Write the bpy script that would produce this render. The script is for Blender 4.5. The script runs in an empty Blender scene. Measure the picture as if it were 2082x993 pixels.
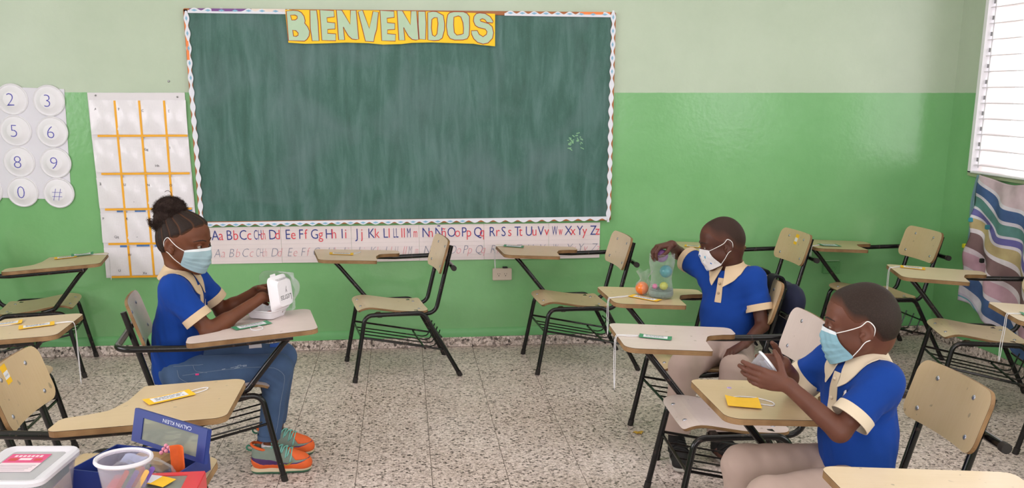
import bpy, bmesh, math, random, time
import numpy as np
from mathutils import Vector, Matrix, Euler
from mathutils.geometry import tessellate_polygon
T0 = time.time()
random.seed(7)
SC = bpy.context.scene
COL = SC.collection
R = math.radians
PI = math.pi

# ---------------------------------------------------------------- camera
CAM_F, CAM_CY, PITCH, YAW, ROLL, CAM_H, CAM_D = 2022.76, 694.21, 0.2455, 0.1067, 0.0007, 1.4838, 5.7976
def cam_basis():
    cy, sy, cp, sp = math.cos(YAW), math.sin(YAW), math.cos(PITCH), math.sin(PITCH)
    f = Vector((sy*cp, cy*cp, -sp)); r = Vector((cy, -sy, 0)); u = r.cross(f)
    c, s = math.cos(ROLL), math.sin(ROLL)
    return c*r+s*u, -s*r+c*u, f
_r, _u, _f = cam_basis()
cam_data = bpy.data.cameras.new('camera'); cam = bpy.data.objects.new('camera', cam_data); COL.objects.link(cam)
cam.matrix_world = Matrix(((_r.x, _u.x, -_f.x, 0), (_r.y, _u.y, -_f.y, -CAM_D), (_r.z, _u.z, -_f.z, CAM_H), (0, 0, 0, 1)))
cam_data.sensor_width = 36; cam_data.lens = CAM_F/2082*36
cam_data.shift_y = (CAM_CY-496.5)/2082
cam_data.clip_start = 0.05; cam_data.clip_end = 100
SC.camera = cam

# ---------------------------------------------------------------- world, lights, exposure
w = bpy.data.worlds.new('overcast_sky'); SC.world = w; w.use_nodes = True
bg = w.node_tree.nodes['Background']; bg.inputs[0].default_value = (1.0, 0.945, 0.985, 1); bg.inputs[1].default_value = 9.5
SC.view_settings.view_transform = 'Standard'; SC.view_settings.look = 'None'
SC.view_settings.gamma = 1; SC.view_settings.use_curve_mapping = False
SC.view_settings.exposure = -1.42
DAY, CEIL_FILL = (1.0, .925, 1.0), (1.0, .93, .97)
def area(name, loc, rot, sx, sy, power, color=(1, 1, 1)):
    d = bpy.data.lights.new(name, 'AREA'); d.shape = 'RECTANGLE'; d.size = sx; d.size_y = sy; d.energy = power; d.color = color
    o = bpy.data.objects.new(name, d); COL.objects.link(o); o.location = loc; o.rotation_euler = rot
    return o
# daylight through the openings the room has, and unseen fill lights added under its ceiling
area('window_daylight_right_rear', (3.2, -4.6, 1.86), (0, R(90), 0), 1.6, 2.2, 35, DAY)
area('window_daylight_left', (-3.55, -4.2, 1.8), (0, R(-90), 0), 1.6, 3.4, 150, DAY)
area('window_daylight_rear', (0.5, -8.4, 1.75), (R(90), 0, 0), 5.0, 1.6, 175, DAY)
area('ceiling_fill_front', (0.9, -2.0, 2.98), (0, 0, 0), 3.5, 0.9, 80, CEIL_FILL)
area('ceiling_fill_rear', (0.6, -4.9, 2.98), (0, 0, 0), 3.5, 0.9, 60, CEIL_FILL)
# ---------------------------------------------------------------- helpers: materials
def lin(h):
    if isinstance(h, str):
        h = h.lstrip('#'); c = [int(h[i:i+2], 16)/255 for i in (0, 2, 4)]
    else: c = [x/255 for x in h]
    return tuple(x/12.92 if x <= .04045 else ((x+.055)/1.055)**2.4 for x in c)+(1,)
def new_mat(name):
    m = bpy.data.materials.new(name); m.use_nodes = True
    nt = m.node_tree; b = nt.nodes['Principled BSDF']
    return m, nt, b
def N(nt, t, **kw):
    n = nt.nodes.new(t)
    for k, v in kw.items():
        if k.startswith('i_'):
            key = k[2:]; key = int(key) if key.isdigit() else key.replace('_', ' ')
            n.inputs[key].default_value = v
        else: setattr(n, k, v)
    return n
def ramp(nt, fac, stops, interp='LINEAR'):
    n = nt.nodes.new('ShaderNodeValToRGB'); cr = n.color_ramp; cr.interpolation = interp
    while len(cr.elements) < len(stops): cr.elements.new(0.5)
    for e, (p, c) in zip(cr.elements, stops):
        e.position = p; e.color = lin(c) if not isinstance(c, float) else (c, c, c, 1)
    nt.links.new(fac, n.inputs[0]); return n.outputs[0]
def mixc(nt, fac, a, b, mode='MIX'):
    n = nt.nodes.new('ShaderNodeMix'); n.data_type = 'RGBA'; n.blend_type = mode
    for s, v in ((0, fac), (6, a), (7, b)):
        if hasattr(v, 'is_linked') or isinstance(v, bpy.types.NodeSocket): nt.links.new(v, n.inputs[s])
        else: n.inputs[s].default_value = v if not isinstance(v, str) else lin(v)
    return n.outputs[2]
def bump(nt, b, height, strength=.3, dist=.002):
    n = nt.nodes.new('ShaderNodeBump'); n.inputs['Strength'].default_value = strength; n.inputs['Distance'].default_value = dist
    nt.links.new(height, n.inputs['Height']); nt.links.new(n.outputs[0], b.inputs['Normal'])
_mc = {}
def mat(name, color, rough=.5, var=.0, scale=20, bumpy=0, spec=.5, metal=0, alpha=1, trans=0, coat=0, sheen=0, sss=0, bscale=None, ior=1.45):
    """plain procedural surface: a base colour broken up by a little noise"""
    if name in _mc: return _mc[name]
    m, nt, b = new_mat(name); c = lin(color)
    b.inputs['Roughness'].default_value = rough; b.inputs['Metallic'].default_value = metal
    b.inputs['Specular IOR Level'].default_value = spec; b.inputs['Alpha'].default_value = alpha
    b.inputs['Transmission Weight'].default_value = trans; b.inputs['Coat Weight'].default_value = coat
    b.inputs['IOR'].default_value = ior
    if sheen: b.inputs['Sheen Weight'].default_value = sheen; b.inputs['Sheen Roughness'].default_value = .4
    if sss:
        b.inputs['Subsurface Weight'].default_value = sss; b.inputs['Subsurface Radius'].default_value = (.012, .005, .003); b.inputs['Subsurface Scale'].default_value = 1.0
    b.inputs['Base Color'].default_value = c
    tc = nt.nodes.new('ShaderNodeTexCoord')
    if var:
        n = N(nt, 'ShaderNodeTexNoise', i_Scale=scale, i_Detail=5.0, i_Roughness=.6); nt.links.new(tc.outputs['Object'], n.inputs['Vector'])
        lo = tuple(x*(1-var) for x in c[:3])+(1,); hi = tuple(min(1, x*(1+var)) for x in c[:3])+(1,)
        nt.links.new(mixc(nt, n.outputs[0], lo, hi), b.inputs['Base Color'])
    if bumpy:
        n2 = N(nt, 'ShaderNodeTexNoise', i_Scale=bscale or scale*6, i_Detail=3.0); nt.links.new(tc.outputs['Object'], n2.inputs['Vector'])
        bump(nt, b, n2.outputs[0], bumpy, .002)
    _mc[name] = m; return m

# ---------------------------------------------------------------- helpers: mesh building
ID = Matrix.Identity(4)
class MB:
    def __init__(s): s.v = []; s.f = []; s.m = []; s.uv = {}
    def add(s, vs, fs, mi=0, xf=None):
        o = len(s.v)
        s.v += [tuple(xf @ Vector(p)) for p in vs] if xf is not None else [tuple(p) for p in vs]
        s.f += [tuple(i+o for i in f) for f in fs]; s.m += [mi]*len(fs); return o
    def box(s, c, size, xf=None, mi=0, bev=0):
        x, y, z = (a/2 for a in size); c = Vector(c)
        if bev:
            b = min(bev, x*.9, y*.9, z*.9); prof = []
            for zz, ins in ((-z, b), (-z+b, 0), (z-b, 0), (z, b)):
                prof.append([(c.x+sx*(x-ins)-0, c.y+sy*(y-ins), c.z+zz) for sx, sy in ((-1, -1), (1, -1), (1, 1), (-1, 1))])
            vs = [p for r in prof for p in r]; fs = [(3, 2, 1, 0)]
            for k in range(3): fs += [(k*4+i, k*4+(i+1) % 4, k*4+4+(i+1) % 4, k*4+4+i) for i in range(4)]
            fs.append((12, 13, 14, 15)); return s.add(vs, fs, mi, xf)
        vs = [(c.x+sx*x, c.y+sy*y, c.z+sz*z) for sz in (-1, 1) for sx, sy in ((-1, -1), (1, -1), (1, 1), (-1, 1))]
        return s.add(vs, [(3, 2, 1, 0), (4, 5, 6, 7)]+[(i, (i+1) % 4, 4+(i+1) % 4, 4+i) for i in range(4)], mi, xf)
    def tube(s, path, r, n=10, cap=True, mi=0, xf=None, closed=False, flat=1.0):
        P = [Vector(p) for p in path]; rs = r if isinstance(r, (list, tuple)) else [r]*len(P)
        vs = []; fs = []; up = None; L = len(P)
        for i, p in enumerate(P):
            a = P[(i-1) % L] if closed or i > 0 else p; b = P[(i+1) % L] if closed or i < L-1 else p
            t = (b-a).normalized()
            if up is None:
                up = Vector((0, 0, 1)) if abs(t.z) < .9 else Vector((1, 0, 0))
            x = t.cross(up)
            if x.length < 1e-5: x = t.orthogonal()
            x.normalize(); y = x.cross(t).normalized(); up = y
            for k in range(n):
                an = 2*PI*k/n; vs.append(p+rs[i]*(math.cos(an)*x+flat*math.sin(an)*y))
        M = L if closed else L-1
        for i in range(M):
            j = (i+1) % L
            fs += [(i*n+k, i*n+(k+1) % n, j*n+(k+1) % n, j*n+k) for k in range(n)]
        if cap and not closed: fs += [tuple(range(n-1, -1, -1)), tuple((L-1)*n+k for k in range(n))]
        return s.add(vs, fs, mi, xf)
    def lathe(s, prof, n=32, mi=0, xf=None, capb=False, capt=False):
        vs = []; fs = []
        for r, z in prof: vs += [(r*math.cos(2*PI*k/n), r*math.sin(2*PI*k/n), z) for k in range(n)]
        for i in range(len(prof)-1): fs += [(i*n+k, i*n+(k+1) % n, (i+1)*n+(k+1) % n, (i+1)*n+k) for k in range(n)]
        if capb: fs.append(tuple(range(n-1, -1, -1)))
        if capt: fs.append(tuple((len(prof)-1)*n+k for k in range(n)))
        return s.add(vs, fs, mi, xf)
    def ball(s, c, r, nu=16, nv=10, mi=0, xf=None):
        prof = [(max(1e-5, math.sin(PI*i/nv)), -math.cos(PI*i/nv)) for i in range(nv+1)]
        rr = Vector(r) if not isinstance(r, (int, float)) else Vector((r, r, r))
        X = Matrix.Translation(c) @ Matrix.Diagonal((*rr, 1))
        return s.lathe(prof, nu, mi, (xf @ X) if xf is not None else X)
    def grid(s, fn, nu, nv, mi=0, xf=None, closeu=False):
        vs = [fn(i/(nu if closeu else nu-1), j/(nv-1)) for j in range(nv) for i in range(nu)]; fs = []
        for j in range(nv-1):
            for i in range(nu if closeu else nu-1):
                k = (i+1) % nu; fs.append((j*nu+i, j*nu+k, (j+1)*nu+k, (j+1)*nu+i))
        return s.add(vs, fs, mi, xf)
    def shell(s, fn, nu, nv, th, mi=0, xf=None):
        """a sheet with thickness: fn(u,v) -> point; th along the surface normal"""
        g = [[Vector(fn(i/(nu-1), j/(nv-1))) for i in range(nu)] for j in range(nv)]
        top = []; bot = []
        for j in range(nv):
            for i in range(nu):
                du = g[j][min(i+1, nu-1)]-g[j][max(i-1, 0)]; dv = g[min(j+1, nv-1)][i]-g[max(j-1, 0)][i]
                n = du.cross(dv); n = n.normalized() if n.length > 1e-12 else Vector((0, 0, 1))
                top.append(g[j][i]+n*th/2); bot.append(g[j][i]-n*th/2)
        vs = top+bot; o = nu*nv; fs = []
        for j in range(nv-1):
            for i in range(nu-1):
                a, b, c, d = j*nu+i, j*nu+i+1, (j+1)*nu+i+1, (j+1)*nu+i
                fs += [(a, b, c, d), (o+d, o+c, o+b, o+a)]
        ring = [i for i in range(nu)]+[j*nu+nu-1 for j in range(1, nv)]+[(nv-1)*nu+i for i in range(nu-2, -1, -1)]+[j*nu for j in range(nv-2, 0, -1)]
        for a, b in zip(ring, ring[1:]+ring[:1]): fs.append((b, a, o+a, o+b))
        return s.add(vs, fs, mi, xf)
    def prism(s, out, z0, z1, mi=0, mside=None, xf=None, holes=()):
        """extruded outline (counter-clockwise), optional holes"""
        loops = [[Vector((p[0], p[1], 0)) for p in l] for l in (out, *holes)]
        tris = tessellate_polygon(loops) if holes or len(out) > 4 else [tuple(range(len(out)))]
        flat = [p for l in loops for p in l]; n = len(flat)
        def ccw(t):
            a = sum(flat[t[i]].x*flat[t[(i+1) % len(t)]].y-flat[t[(i+1) % len(t)]].x*flat[t[i]].y for i in range(len(t)))
            return t if a > 0 else tuple(reversed(t))
        tris = [ccw(tuple(t)) for t in tris]
        vs = [(p.x, p.y, z1) for p in flat]
        if z1 == z0: return s.add(vs, tris, mi, xf)
        vs += [(p.x, p.y, z0) for p in flat]
        o = s.add(vs, tris+[tuple(n+i for i in reversed(t)) for t in tris], mi, xf)
        k = 0; fs = []
        for l in loops:
            m = len(l)
            for i in range(m): fs.append((k+(i+1) % m, k+i, n+k+i, n+k+(i+1) % m))
            k += m
        s.f += [tuple(i+o for i in f) for f in fs]; s.m += [mi if mside is None else mside]*len(fs)
        return o
    def ribbon(s, pts, width, closed=True, mi=0, xf=None, z=0):
        P = [Vector((p[0], p[1])) for p in pts]; L = len(P); vs = []
        for i in range(L):
            a = P[(i-1) % L] if closed or i else P[i]; b = P[(i+1) % L] if closed or i < L-1 else P[i]
            t = (b-a); t = t.normalized() if t.length else Vector((1, 0)); n = Vector((-t.y, t.x))
            vs += [(P[i].x+n.x*width/2, P[i].y+n.y*width/2, z), (P[i].x-n.x*width/2, P[i].y-n.y*width/2, z)]
        fs = [(2*i, 2*i+1, 2*((i+1) % L)+1, 2*((i+1) % L)) for i in range(L if closed else L-1)]
        return s.add(vs, fs, mi, xf)
    def build(s, name, mats, parent=None, smooth=False, kind=None):
        me = bpy.data.meshes.new(name); me.from_pydata(s.v, [], s.f)
        for m in (mats if isinstance(mats, (list, tuple)) else [mats]): me.materials.append(m)
        if any(s.m): me.polygons.foreach_set('material_index', s.m)
        fin(me, smooth)
        return link(name, me, parent, kind)
def fin(me, smooth):
    me.update()
    if smooth:
        me.polygons.foreach_set('use_smooth', [True]*len(me.polygons))
        if smooth is not True: me.set_sharp_from_angle(angle=R(smooth))
def link(name, me, parent=None, kind=None):
    o = bpy.data.objects.new(name, me); COL.objects.link(o)
    if parent is not None: o.parent = parent
    if kind: o['kind'] = kind
    return o
def empty(name, loc=(0, 0, 0), rz=0):
    o = bpy.data.objects.new(name, None); COL.objects.link(o); o.location = loc; o.rotation_euler = (0, 0, rz); o.empty_display_size = .1
    return o
def tag(o, label, cat, group=None):
    o['label'] = label; o['category'] = cat
    if group: o['group'] = group
    return o
def part(o, label): o['label'] = label; return o
def fillet(pts, rad, n=5, closed=False):
    """round the corners of a polyline (2D or 3D); rad is a number or a list"""
    P = [Vector(p) for p in pts]; L = len(P); out = []
    for i, p in enumerate(P):
        r = rad[i] if isinstance(rad, (list, tuple)) else rad
        if (not closed and i in (0, L-1)) or r <= 0: out.append(p); continue
        a = P[(i-1) % L]-p; b = P[(i+1) % L]-p; la, lb = a.length, b.length; a.normalize(); b.normalize()
        ang = a.angle(b)
        if ang > PI-.01: out.append(p); continue
        d = min(r/math.tan(ang/2), la*.49, lb*.49); rr = d*math.tan(ang/2)
        c = p+(a+b).normalized()*(rr/math.sin(ang/2)); u = p+a*d-c; v = p+b*d-c; th = u.angle(v)
        for k in range(n+1):
            t = k/n; out.append(c+(u*math.sin((1-t)*th)+v*math.sin(t*th))/math.sin(th))
    return out
_tc = {}
def text_mesh(txt, size=1.0, shear=0, offset=0, align='LEFT'):
    """lettering as flat geometry from Blender's built-in font"""
    k = (txt, shear, offset, align)
    if k not in _tc:
        c = bpy.data.curves.new('t', 'FONT'); c.body = txt; c.size = 1; c.shear = shear; c.offset = offset; c.align_x = align; c.resolution_u = 3
        o = bpy.data.objects.new('t', c); COL.objects.link(o)
        me = bpy.data.meshes.new_from_object(o.evaluated_get(bpy.context.evaluated_depsgraph_get()))
        lim = 1.2*len(txt)+.6
        bad = {v.index for v in me.vertices if abs(v.co.x) > lim or abs(v.co.y) > 1.4}
        _tc[k] = ([tuple(v.co) if v.index not in bad else (0, 0, 0) for v in me.vertices], [tuple(p.vertices) for p in me.polygons if not bad & set(p.vertices)])
        bpy.data.objects.remove(o); bpy.data.curves.remove(c); bpy.data.meshes.remove(me)
    v, f = _tc[k]
    return [(x*size, y*size, 0) for x, y, z in v], f
def frame(o, x, y):
    """matrix from origin and two in-plane axes"""
    x = Vector(x).normalized(); z = x.cross(Vector(y)).normalized(); y = z.cross(x)
    M = Matrix((x, y, z)).transposed().to_4x4(); M.translation = Vector(o); return M
WALLF = lambda x, z, d=0.0: frame((x, -d, z), (1, 0, 0), (0, 0, 1))     # plane of the back wall, facing the room
def copy_tree(o, parent=None):
    c = o.copy(); COL.objects.link(c)
    if parent is not None: c.parent = parent
    for ch in list(o.children): copy_tree(ch, c)
    return c
# ---------------------------------------------------------------- room shell
XW, XL, YR, ZC, ZP = 3.272, -3.6, -8.5, 3.05, 1.481
def paint_material():
    m, nt, b = new_mat('two_tone_wall_paint')
    g = N(nt, 'ShaderNodeNewGeometry'); sp = N(nt, 'ShaderNodeSeparateXYZ'); nt.links.new(g.outputs['Position'], sp.inputs[0])
    n = N(nt, 'ShaderNodeTexNoise', i_Scale=2.2, i_Detail=6.0, i_Roughness=.65); nt.links.new(g.outputs['Position'], n.inputs['Vector'])
    n2 = N(nt, 'ShaderNodeTexNoise', i_Scale=14.0, i_Detail=4.0); nt.links.new(g.outputs['Position'], n2.inputs['Vector'])
    wob = N(nt, 'ShaderNodeMath', operation='MULTIPLY_ADD', i_1=.004, i_2=ZP-.002); nt.links.new(n2.outputs[0], wob.inputs[0])
    up = N(nt, 'ShaderNodeMath', operation='GREATER_THAN'); nt.links.new(sp.outputs[2], up.inputs[0]); nt.links.new(wob.outputs[0], up.inputs[1])
    lo = ramp(nt, n.outputs[0], [(.3, '#73ac70'), (.7, '#7fb77c')]); hi = ramp(nt, n.outputs[0], [(.3, '#aebda6'), (.7, '#b8c6b0')])
    nt.links.new(mixc(nt, up.outputs[0], lo, hi), b.inputs['Base Color'])
    rg = N(nt, 'ShaderNodeMath', operation='MULTIPLY_ADD', i_1=.16, i_2=.18); nt.links.new(up.outputs[0], rg.inputs[0]); nt.links.new(rg.outputs[0], b.inputs['Roughness'])
    n3 = N(nt, 'ShaderNodeTexNoise', i_Scale=30.0, i_Detail=3.0); nt.links.new(g.outputs['Position'], n3.inputs['Vector'])
    bump(nt, b, n3.outputs[0], .25, .004)
    return m
PAINT = paint_material()
def terrazzo(name, base, big=1.0):
    m, nt, b = new_mat(name)
    g = N(nt, 'ShaderNodeNewGeometry'); oi = N(nt, 'ShaderNodeObjectInfo')
    off = N(nt, 'ShaderNodeVectorMath', operation='SCALE'); off.inputs[0].default_value = (7.3, 3.1, 5.7); nt.links.new(oi.outputs['Random'], off.inputs['Scale'])
    ad = N(nt, 'ShaderNodeVectorMath', operation='ADD'); nt.links.new(g.outputs['Position'], ad.inputs[0]); nt.links.new(off.outputs[0], ad.inputs[1])
    def chips(scale, stops, lo, hi):
        v = N(nt, 'ShaderNodeTexVoronoi', i_Scale=scale, i_Randomness=1.0); nt.links.new(ad.outputs[0], v.inputs['Vector'])
        sx = N(nt, 'ShaderNodeSeparateColor'); nt.links.new(v.outputs['Color'], sx.inputs[0])
        c = ramp(nt, sx.outputs[0], stops, 'CONSTANT')
        e = N(nt, 'ShaderNodeTexVoronoi', feature='DISTANCE_TO_EDGE', i_Scale=scale); nt.links.new(ad.outputs[0], e.inputs['Vector'])
        k = N(nt, 'ShaderNodeMapRange'); k.inputs[1].default_value = lo; k.inputs[2].default_value = hi; nt.links.new(e.outputs[0], k.inputs[0])
        return c, k.outputs[0], sx.outputs[1]
    c1, k1, r1 = chips(92*big, [(0, '#5a524d'), (.12, '#8a807a'), (.25, '#c8beb8'), (.38, '#f0e6df'), (.78, '#ded3cd')], .01, .10)
    c2, k2, r2 = chips(205*big, [(0, '#8f857d'), (.2, '#c2b7ae'), (.45, '#e8ddd4')], .02, .14)
    small = mixc(nt, k2, base, c2)
    sel = N(nt, 'ShaderNodeMath', operation='GREATER_THAN', i_1=.33); nt.links.new(r1, sel.inputs[0])
    f = N(nt, 'ShaderNodeMath', operation='MULTIPLY'); nt.links.new(sel.outputs[0], f.inputs[0]); nt.links.new(k1, f.inputs[1])
    col = mixc(nt, f.outputs[0], small, c1)
    n = N(nt, 'ShaderNodeTexNoise', i_Scale=1.3, i_Detail=4.0); nt.links.new(g.outputs['Position'], n.inputs['Vector'])
    tint = ramp(nt, n.outputs[0], [(.3, '#e8dedb'), (.7, '#fffafc')])
    nt.links.new(mixc(nt, 1.0, col, tint, 'MULTIPLY'), b.inputs['Base Color'])
    b.inputs['Roughness'].default_value = .42
    return m
TERR = terrazzo('terrazzo_floor', '#c4b8b1'); TERRB = terrazzo('terrazzo_baseboard', '#8f8378', .7)
GROUT = mat('floor_joint', '#8f847b', .8)
floor = MB()
floor.box(((XL+XW)/2, YR/2-.05, -.06), (XW-XL+.4, -YR+.3, .096))
FLOOR = floor.build('floor', GROUT, kind='structure')
x0 = -.2212
tm = None
NX0, NX1, NY = -8, 11, 14
for i in range(NX0, NX1+1):
    for j in range(NY):
        if tm is None:
            t = MB(); t.box((0, 0, -.006), (.2982, .2988, .012), bev=.0009); o = t.build('tile', TERR, FLOOR); tm = o.data
        else: o = link('tile', tm, FLOOR)
        o.location = (x0+.3*i+.15, -.15-.3*j, 0)
# the rest of the floor is out of view: plain slabs of the same stone
t = MB(); t.box(((XL+XW)/2, (YR-4.2)/2, -.0065), (XW-XL, -YR-4.2, .012)); t.build('floor_slab', TERR, FLOOR)
xa = x0+.3*NX0
t = MB(); t.box(((XL+xa)/2, -2.1, -.0065), (xa-XL, 4.2, .012)); t.build('floor_slab', TERR, FLOOR)
def wall(name, boxes):
    b = MB()
    for c, s in boxes: b.box(c, s)
    return b.build(name, PAINT, kind='structure')
wall('wall_back', [((0, .1, ZC/2), (XW-XL+.4, .2, ZC))])
# window opening in the right wall, a second one nearer the camera
WY0, WY1, WZ0, WZ1 = -.281, -1.70, 1.034, 2.62
def side_wall(name, x, ops):
    y = 0; bx = []
    for a, b in ops:
        bx.append(((x, (y+a)/2, ZC/2), (.2, abs(a-y), ZC)))
        bx += [((x, (a+b)/2, WZ0/2), (.2, a-b, WZ0)), ((x, (a+b)/2, (WZ1+ZC)/2), (.2, a-b, ZC-WZ1))]; y = b
    bx.append(((x, (y+YR)/2, ZC/2), (.2, y-YR, ZC))); return wall(name, bx)
side_wall('wall_right', XW+.1, [(WY0, WY1), (-3.4, -5.8)])
side_wall('wall_left', XL-.1, [(-1.8, -5.4)])
wall('wall_rear', [((0, YR-.1, .5), (XW-XL+.4, .2, 1.0)), ((0, YR-.1, 2.85), (XW-XL+.4, .2, .4)), ((-3.3, YR-.1, 1.8), (.9, .2, 1.65)), ((2.9, YR-.1, 1.8), (.9, .2, 1.65))])
b = MB(); b.box((0, YR/2, ZC+.1), (XW-XL+.4, -YR+.4, .2)); b.build('ceiling', mat('ceiling_white', '#d9dacb', .8, .05, 3), kind='structure')
# baseboard of terrazzo pieces, with the painted skim above it
def baseboard(name, along_x):
    root = None
    n = 23 if along_x else 14; mesh = None
    par = MB(); 
    if along_x: par.box(((XL+XW)/2, -.004, .03), (XW-XL, .008, .058))
    else: par.box((XW-.004, -2.1, .03), (.008, 4.2, .058))
    root = par.build(name, GROUT, kind='structure')
    for i in range(n):
        if mesh is None:
            t = MB(); t.box((0, 0, 0), (.298, .014, .0585) if along_x else (.014, .298, .0585), bev=.002); o = t.build('tile', TERRB, root); mesh = o.data
        else: o = link('tile', mesh, root)
        o.location = (x0-.3*11+.3*i+.15, -.010, .0305) if along_x else (XW-.010, -.15-.3*i-.02, .0305)
    return root
baseboard('baseboard_back', True); baseboard('baseboard_right', False)
skim = mat('skim_paint', '#6fb072', .42, .06, 9)
def skim_strip(name, along_x):
    b = MB()
    def fn(u, v):
        a = [(0, .112), (.004, .109), (.010, .097), (.0125, .085), (.0125, .061)][round(v*4)]
        wob = .0012*math.sin(u*41)+.001*math.sin(u*97)
        return (XL+u*(XW-XL), -a[0], a[1]+wob) if along_x else (XW-a[0], -u*4.5, a[1]+wob)
    b.grid(fn, 60, 5); return b.build(name, skim, kind='structure', smooth=True)
skim_strip('trim_1', True); skim_strip('trim_2', False)

# ---------------------------------------------------------------- louvre window
WHITE = mat('white_enamel', '#e9e8ec', .35, .04, 6); SLAT = mat('louvre_metal', '#d3d0d2', .4, .05, 8); GREYM = mat('bare_metal', '#9a9a9c', .35, metal=.8)
wf = MB(); fx = XW-.004
for yy, ww in ((WY0-.0, .03), (WY1, .03)): wf.box((fx, yy-.015 if yy > -1 else yy+.015, (WZ0+WZ1)/2), (.05, .03, WZ1-WZ0), bev=.003)
wf.box((fx, (WY0+WY1)/2, WZ0+.006), (.05, WY0-WY1, .012), bev=.003); wf.box((fx, (WY0+WY1)/2, WZ1-.012), (.05, WY0-WY1, .024), bev=.003)
WIN = wf.build('window_1', WHITE, kind='structure')
tr = MB(); tr.box((XW-.006, WY0+.012, (WZ0+WZ1)/2), (.014, .022, WZ1-WZ0+.04), bev=.003); tr.box((XW-.006, (WY0+WY1)/2, WZ0-.012), (.014, WY0-WY1, .022), bev=.003)
tr.build('casing', mat('casing_paint', '#a9b58f', .5, .08, 8), WIN)
sm = None
slat_z = [1.0799+.0863*i for i in range(18)]
for z in slat_z:
    if sm is None:
        s = MB(); L = (WY0-.03)-(WY1+.03)
        prof = [(-.045, .0), (-.04, .0028), (0, .0042), (.04, .0028), (.045, 0), (.04, -.0012), (0, .0006), (-.04, -.0012)]
        vs = [(a, y, b_) for y in (-L/2, L/2) for a, b_ in prof]; n = len(prof)
        s.add(vs, [tuple(range(n)), tuple(range(2*n-1, n-1, -1))]+[(i, (i+1) % n, n+(i+1) % n, n+i) for i in range(n)])
        o = s.build('slat', SLAT, WIN, smooth=30); sm = o.data
    else: o = link('slat', sm, WIN)
    o.location = (XW+.030, (WY0+WY1)/2, z); o.rotation_euler = (0, R(-3), 0)
ob = MB(); ob.box((XW+.006, WY0-.052, (WZ0+WZ1)/2), (.008, .010, WZ1-WZ0-.06)); ob.build('operator_bar', WHITE, WIN)
cl = None
for z in slat_z:
    if cl is None:
        s = MB(); s.box((0, 0, 0), (.006, .012, .022)); o = s.build('pivot_clip', GREYM, WIN); cl = o.data
    else: o = link('pivot_clip', cl, WIN)
    o.location = (XW+.002, WY0-.040, z+.03)
lb_ = MB(); lb_.box((XW+.115, WY0-.002, (WZ0+WZ1)/2), (.17, .006, WZ1-WZ0)); lb_.box((XW+.115, (WY0+WY1)/2, WZ0+.003), (.17, WY0-WY1, .006)); lb_.build('reveal_lining', mat('reveal_render', '#e6dcd8', .8, .05, 5), WIN)
# pale house wall across the yard, seen through the louvres
b = MB(); b.box((6.6, .4, 1.5), (.3, 1.6, 3.4)); tag(b.build('house_wall', mat('pale_pink_render', '#f2d9cf', .9, .05, 2)), 'pale pink house wall outside, seen through the louvred window', 'wall')
b = MB(); b.box((6, -4, -.3), (5, 20, .2)); b.build('yard', mat('yard_concrete', '#c9c4bb', .9, .1, 2), kind='structure')
# ---------------------------------------------------------------- chalkboard
def board_material():
    m, nt, b = new_mat('chalkboard_green')
    tc = nt.nodes.new('ShaderNodeTexCoord')
    mp = N(nt, 'ShaderNodeMapping'); mp.inputs['Scale'].default_value = (7, 1, 1.1); nt.links.new(tc.outputs['Object'], mp.inputs[0])
    n1 = N(nt, 'ShaderNodeTexNoise', i_Scale=2.2, i_Detail=7.0, i_Roughness=.62, i_Distortion=.4); nt.links.new(mp.outputs[0], n1.inputs['Vector'])
    n2 = N(nt, 'ShaderNodeTexNoise', i_Scale=2.6, i_Detail=5.0, i_Distortion=.8); nt.links.new(tc.outputs['Object'], n2.inputs['Vector'])
    n3 = N(nt, 'ShaderNodeTexNoise', i_Scale=90.0, i_Detail=2.0); nt.links.new(mp.outputs[0], n3.inputs['Vector'])
    base = ramp(nt, n1.outputs[0], [(.30, '#245044'), (.48, '#345f55'), (.62, '#476d66'), (.80, '#5d817b')])
    sm = ramp(nt, n2.outputs[0], [(.45, 0.0), (.75, .55)])
    col = mixc(nt, sm, base, '#5f7478')
    gr = ramp(nt, n3.outputs[0], [(.62, 0.0), (.8, .35)])
    nt.links.new(mixc(nt, gr, col, '#7d9a95'), b.inputs['Base Color'])
    b.inputs['Roughness'].default_value = .55
    return m
BX0, BX1, BZ0, BZ1 = -1.157, 1.201, .752, 1.917
cb = empty('chalkboard', (0, 0, 0)); tag(cb, 'large green chalkboard with scalloped paper border on the back wall', 'chalkboard')
b = MB(); b.box(((BX0+BX1)/2, -.010, (BZ0+BZ1)/2), (BX1-BX0-.03, .018, BZ1-BZ0-.03)); b.build('writing_surface', board_material(), cb)
WOOD = mat('orange_brown_wood', '#a9683f', .6, .2, 20)
fr = MB()
for c, s in (((0.022, 0, BZ1-.008), (BX1-BX0, .024, .022)), ((.022, 0, BZ0+.008), (BX1-BX0, .024, .022)), ((BX0+.008, 0, (BZ0+BZ1)/2), (.022, .024, BZ1-BZ0)), ((BX1-.008, 0, (BZ0+BZ1)/2), (.022, .024, BZ1-BZ0))):
    fr.box((c[0], -.013, c[2]), s, bev=.003)
fr.build('board_frame', WOOD, cb)
PAPER_W = mat('white_border_paper', '#dfe0ea', .7, .04, 9); PAPER_B = mat('blue_print', '#86b4d2', .7, .08, 20)
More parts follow.
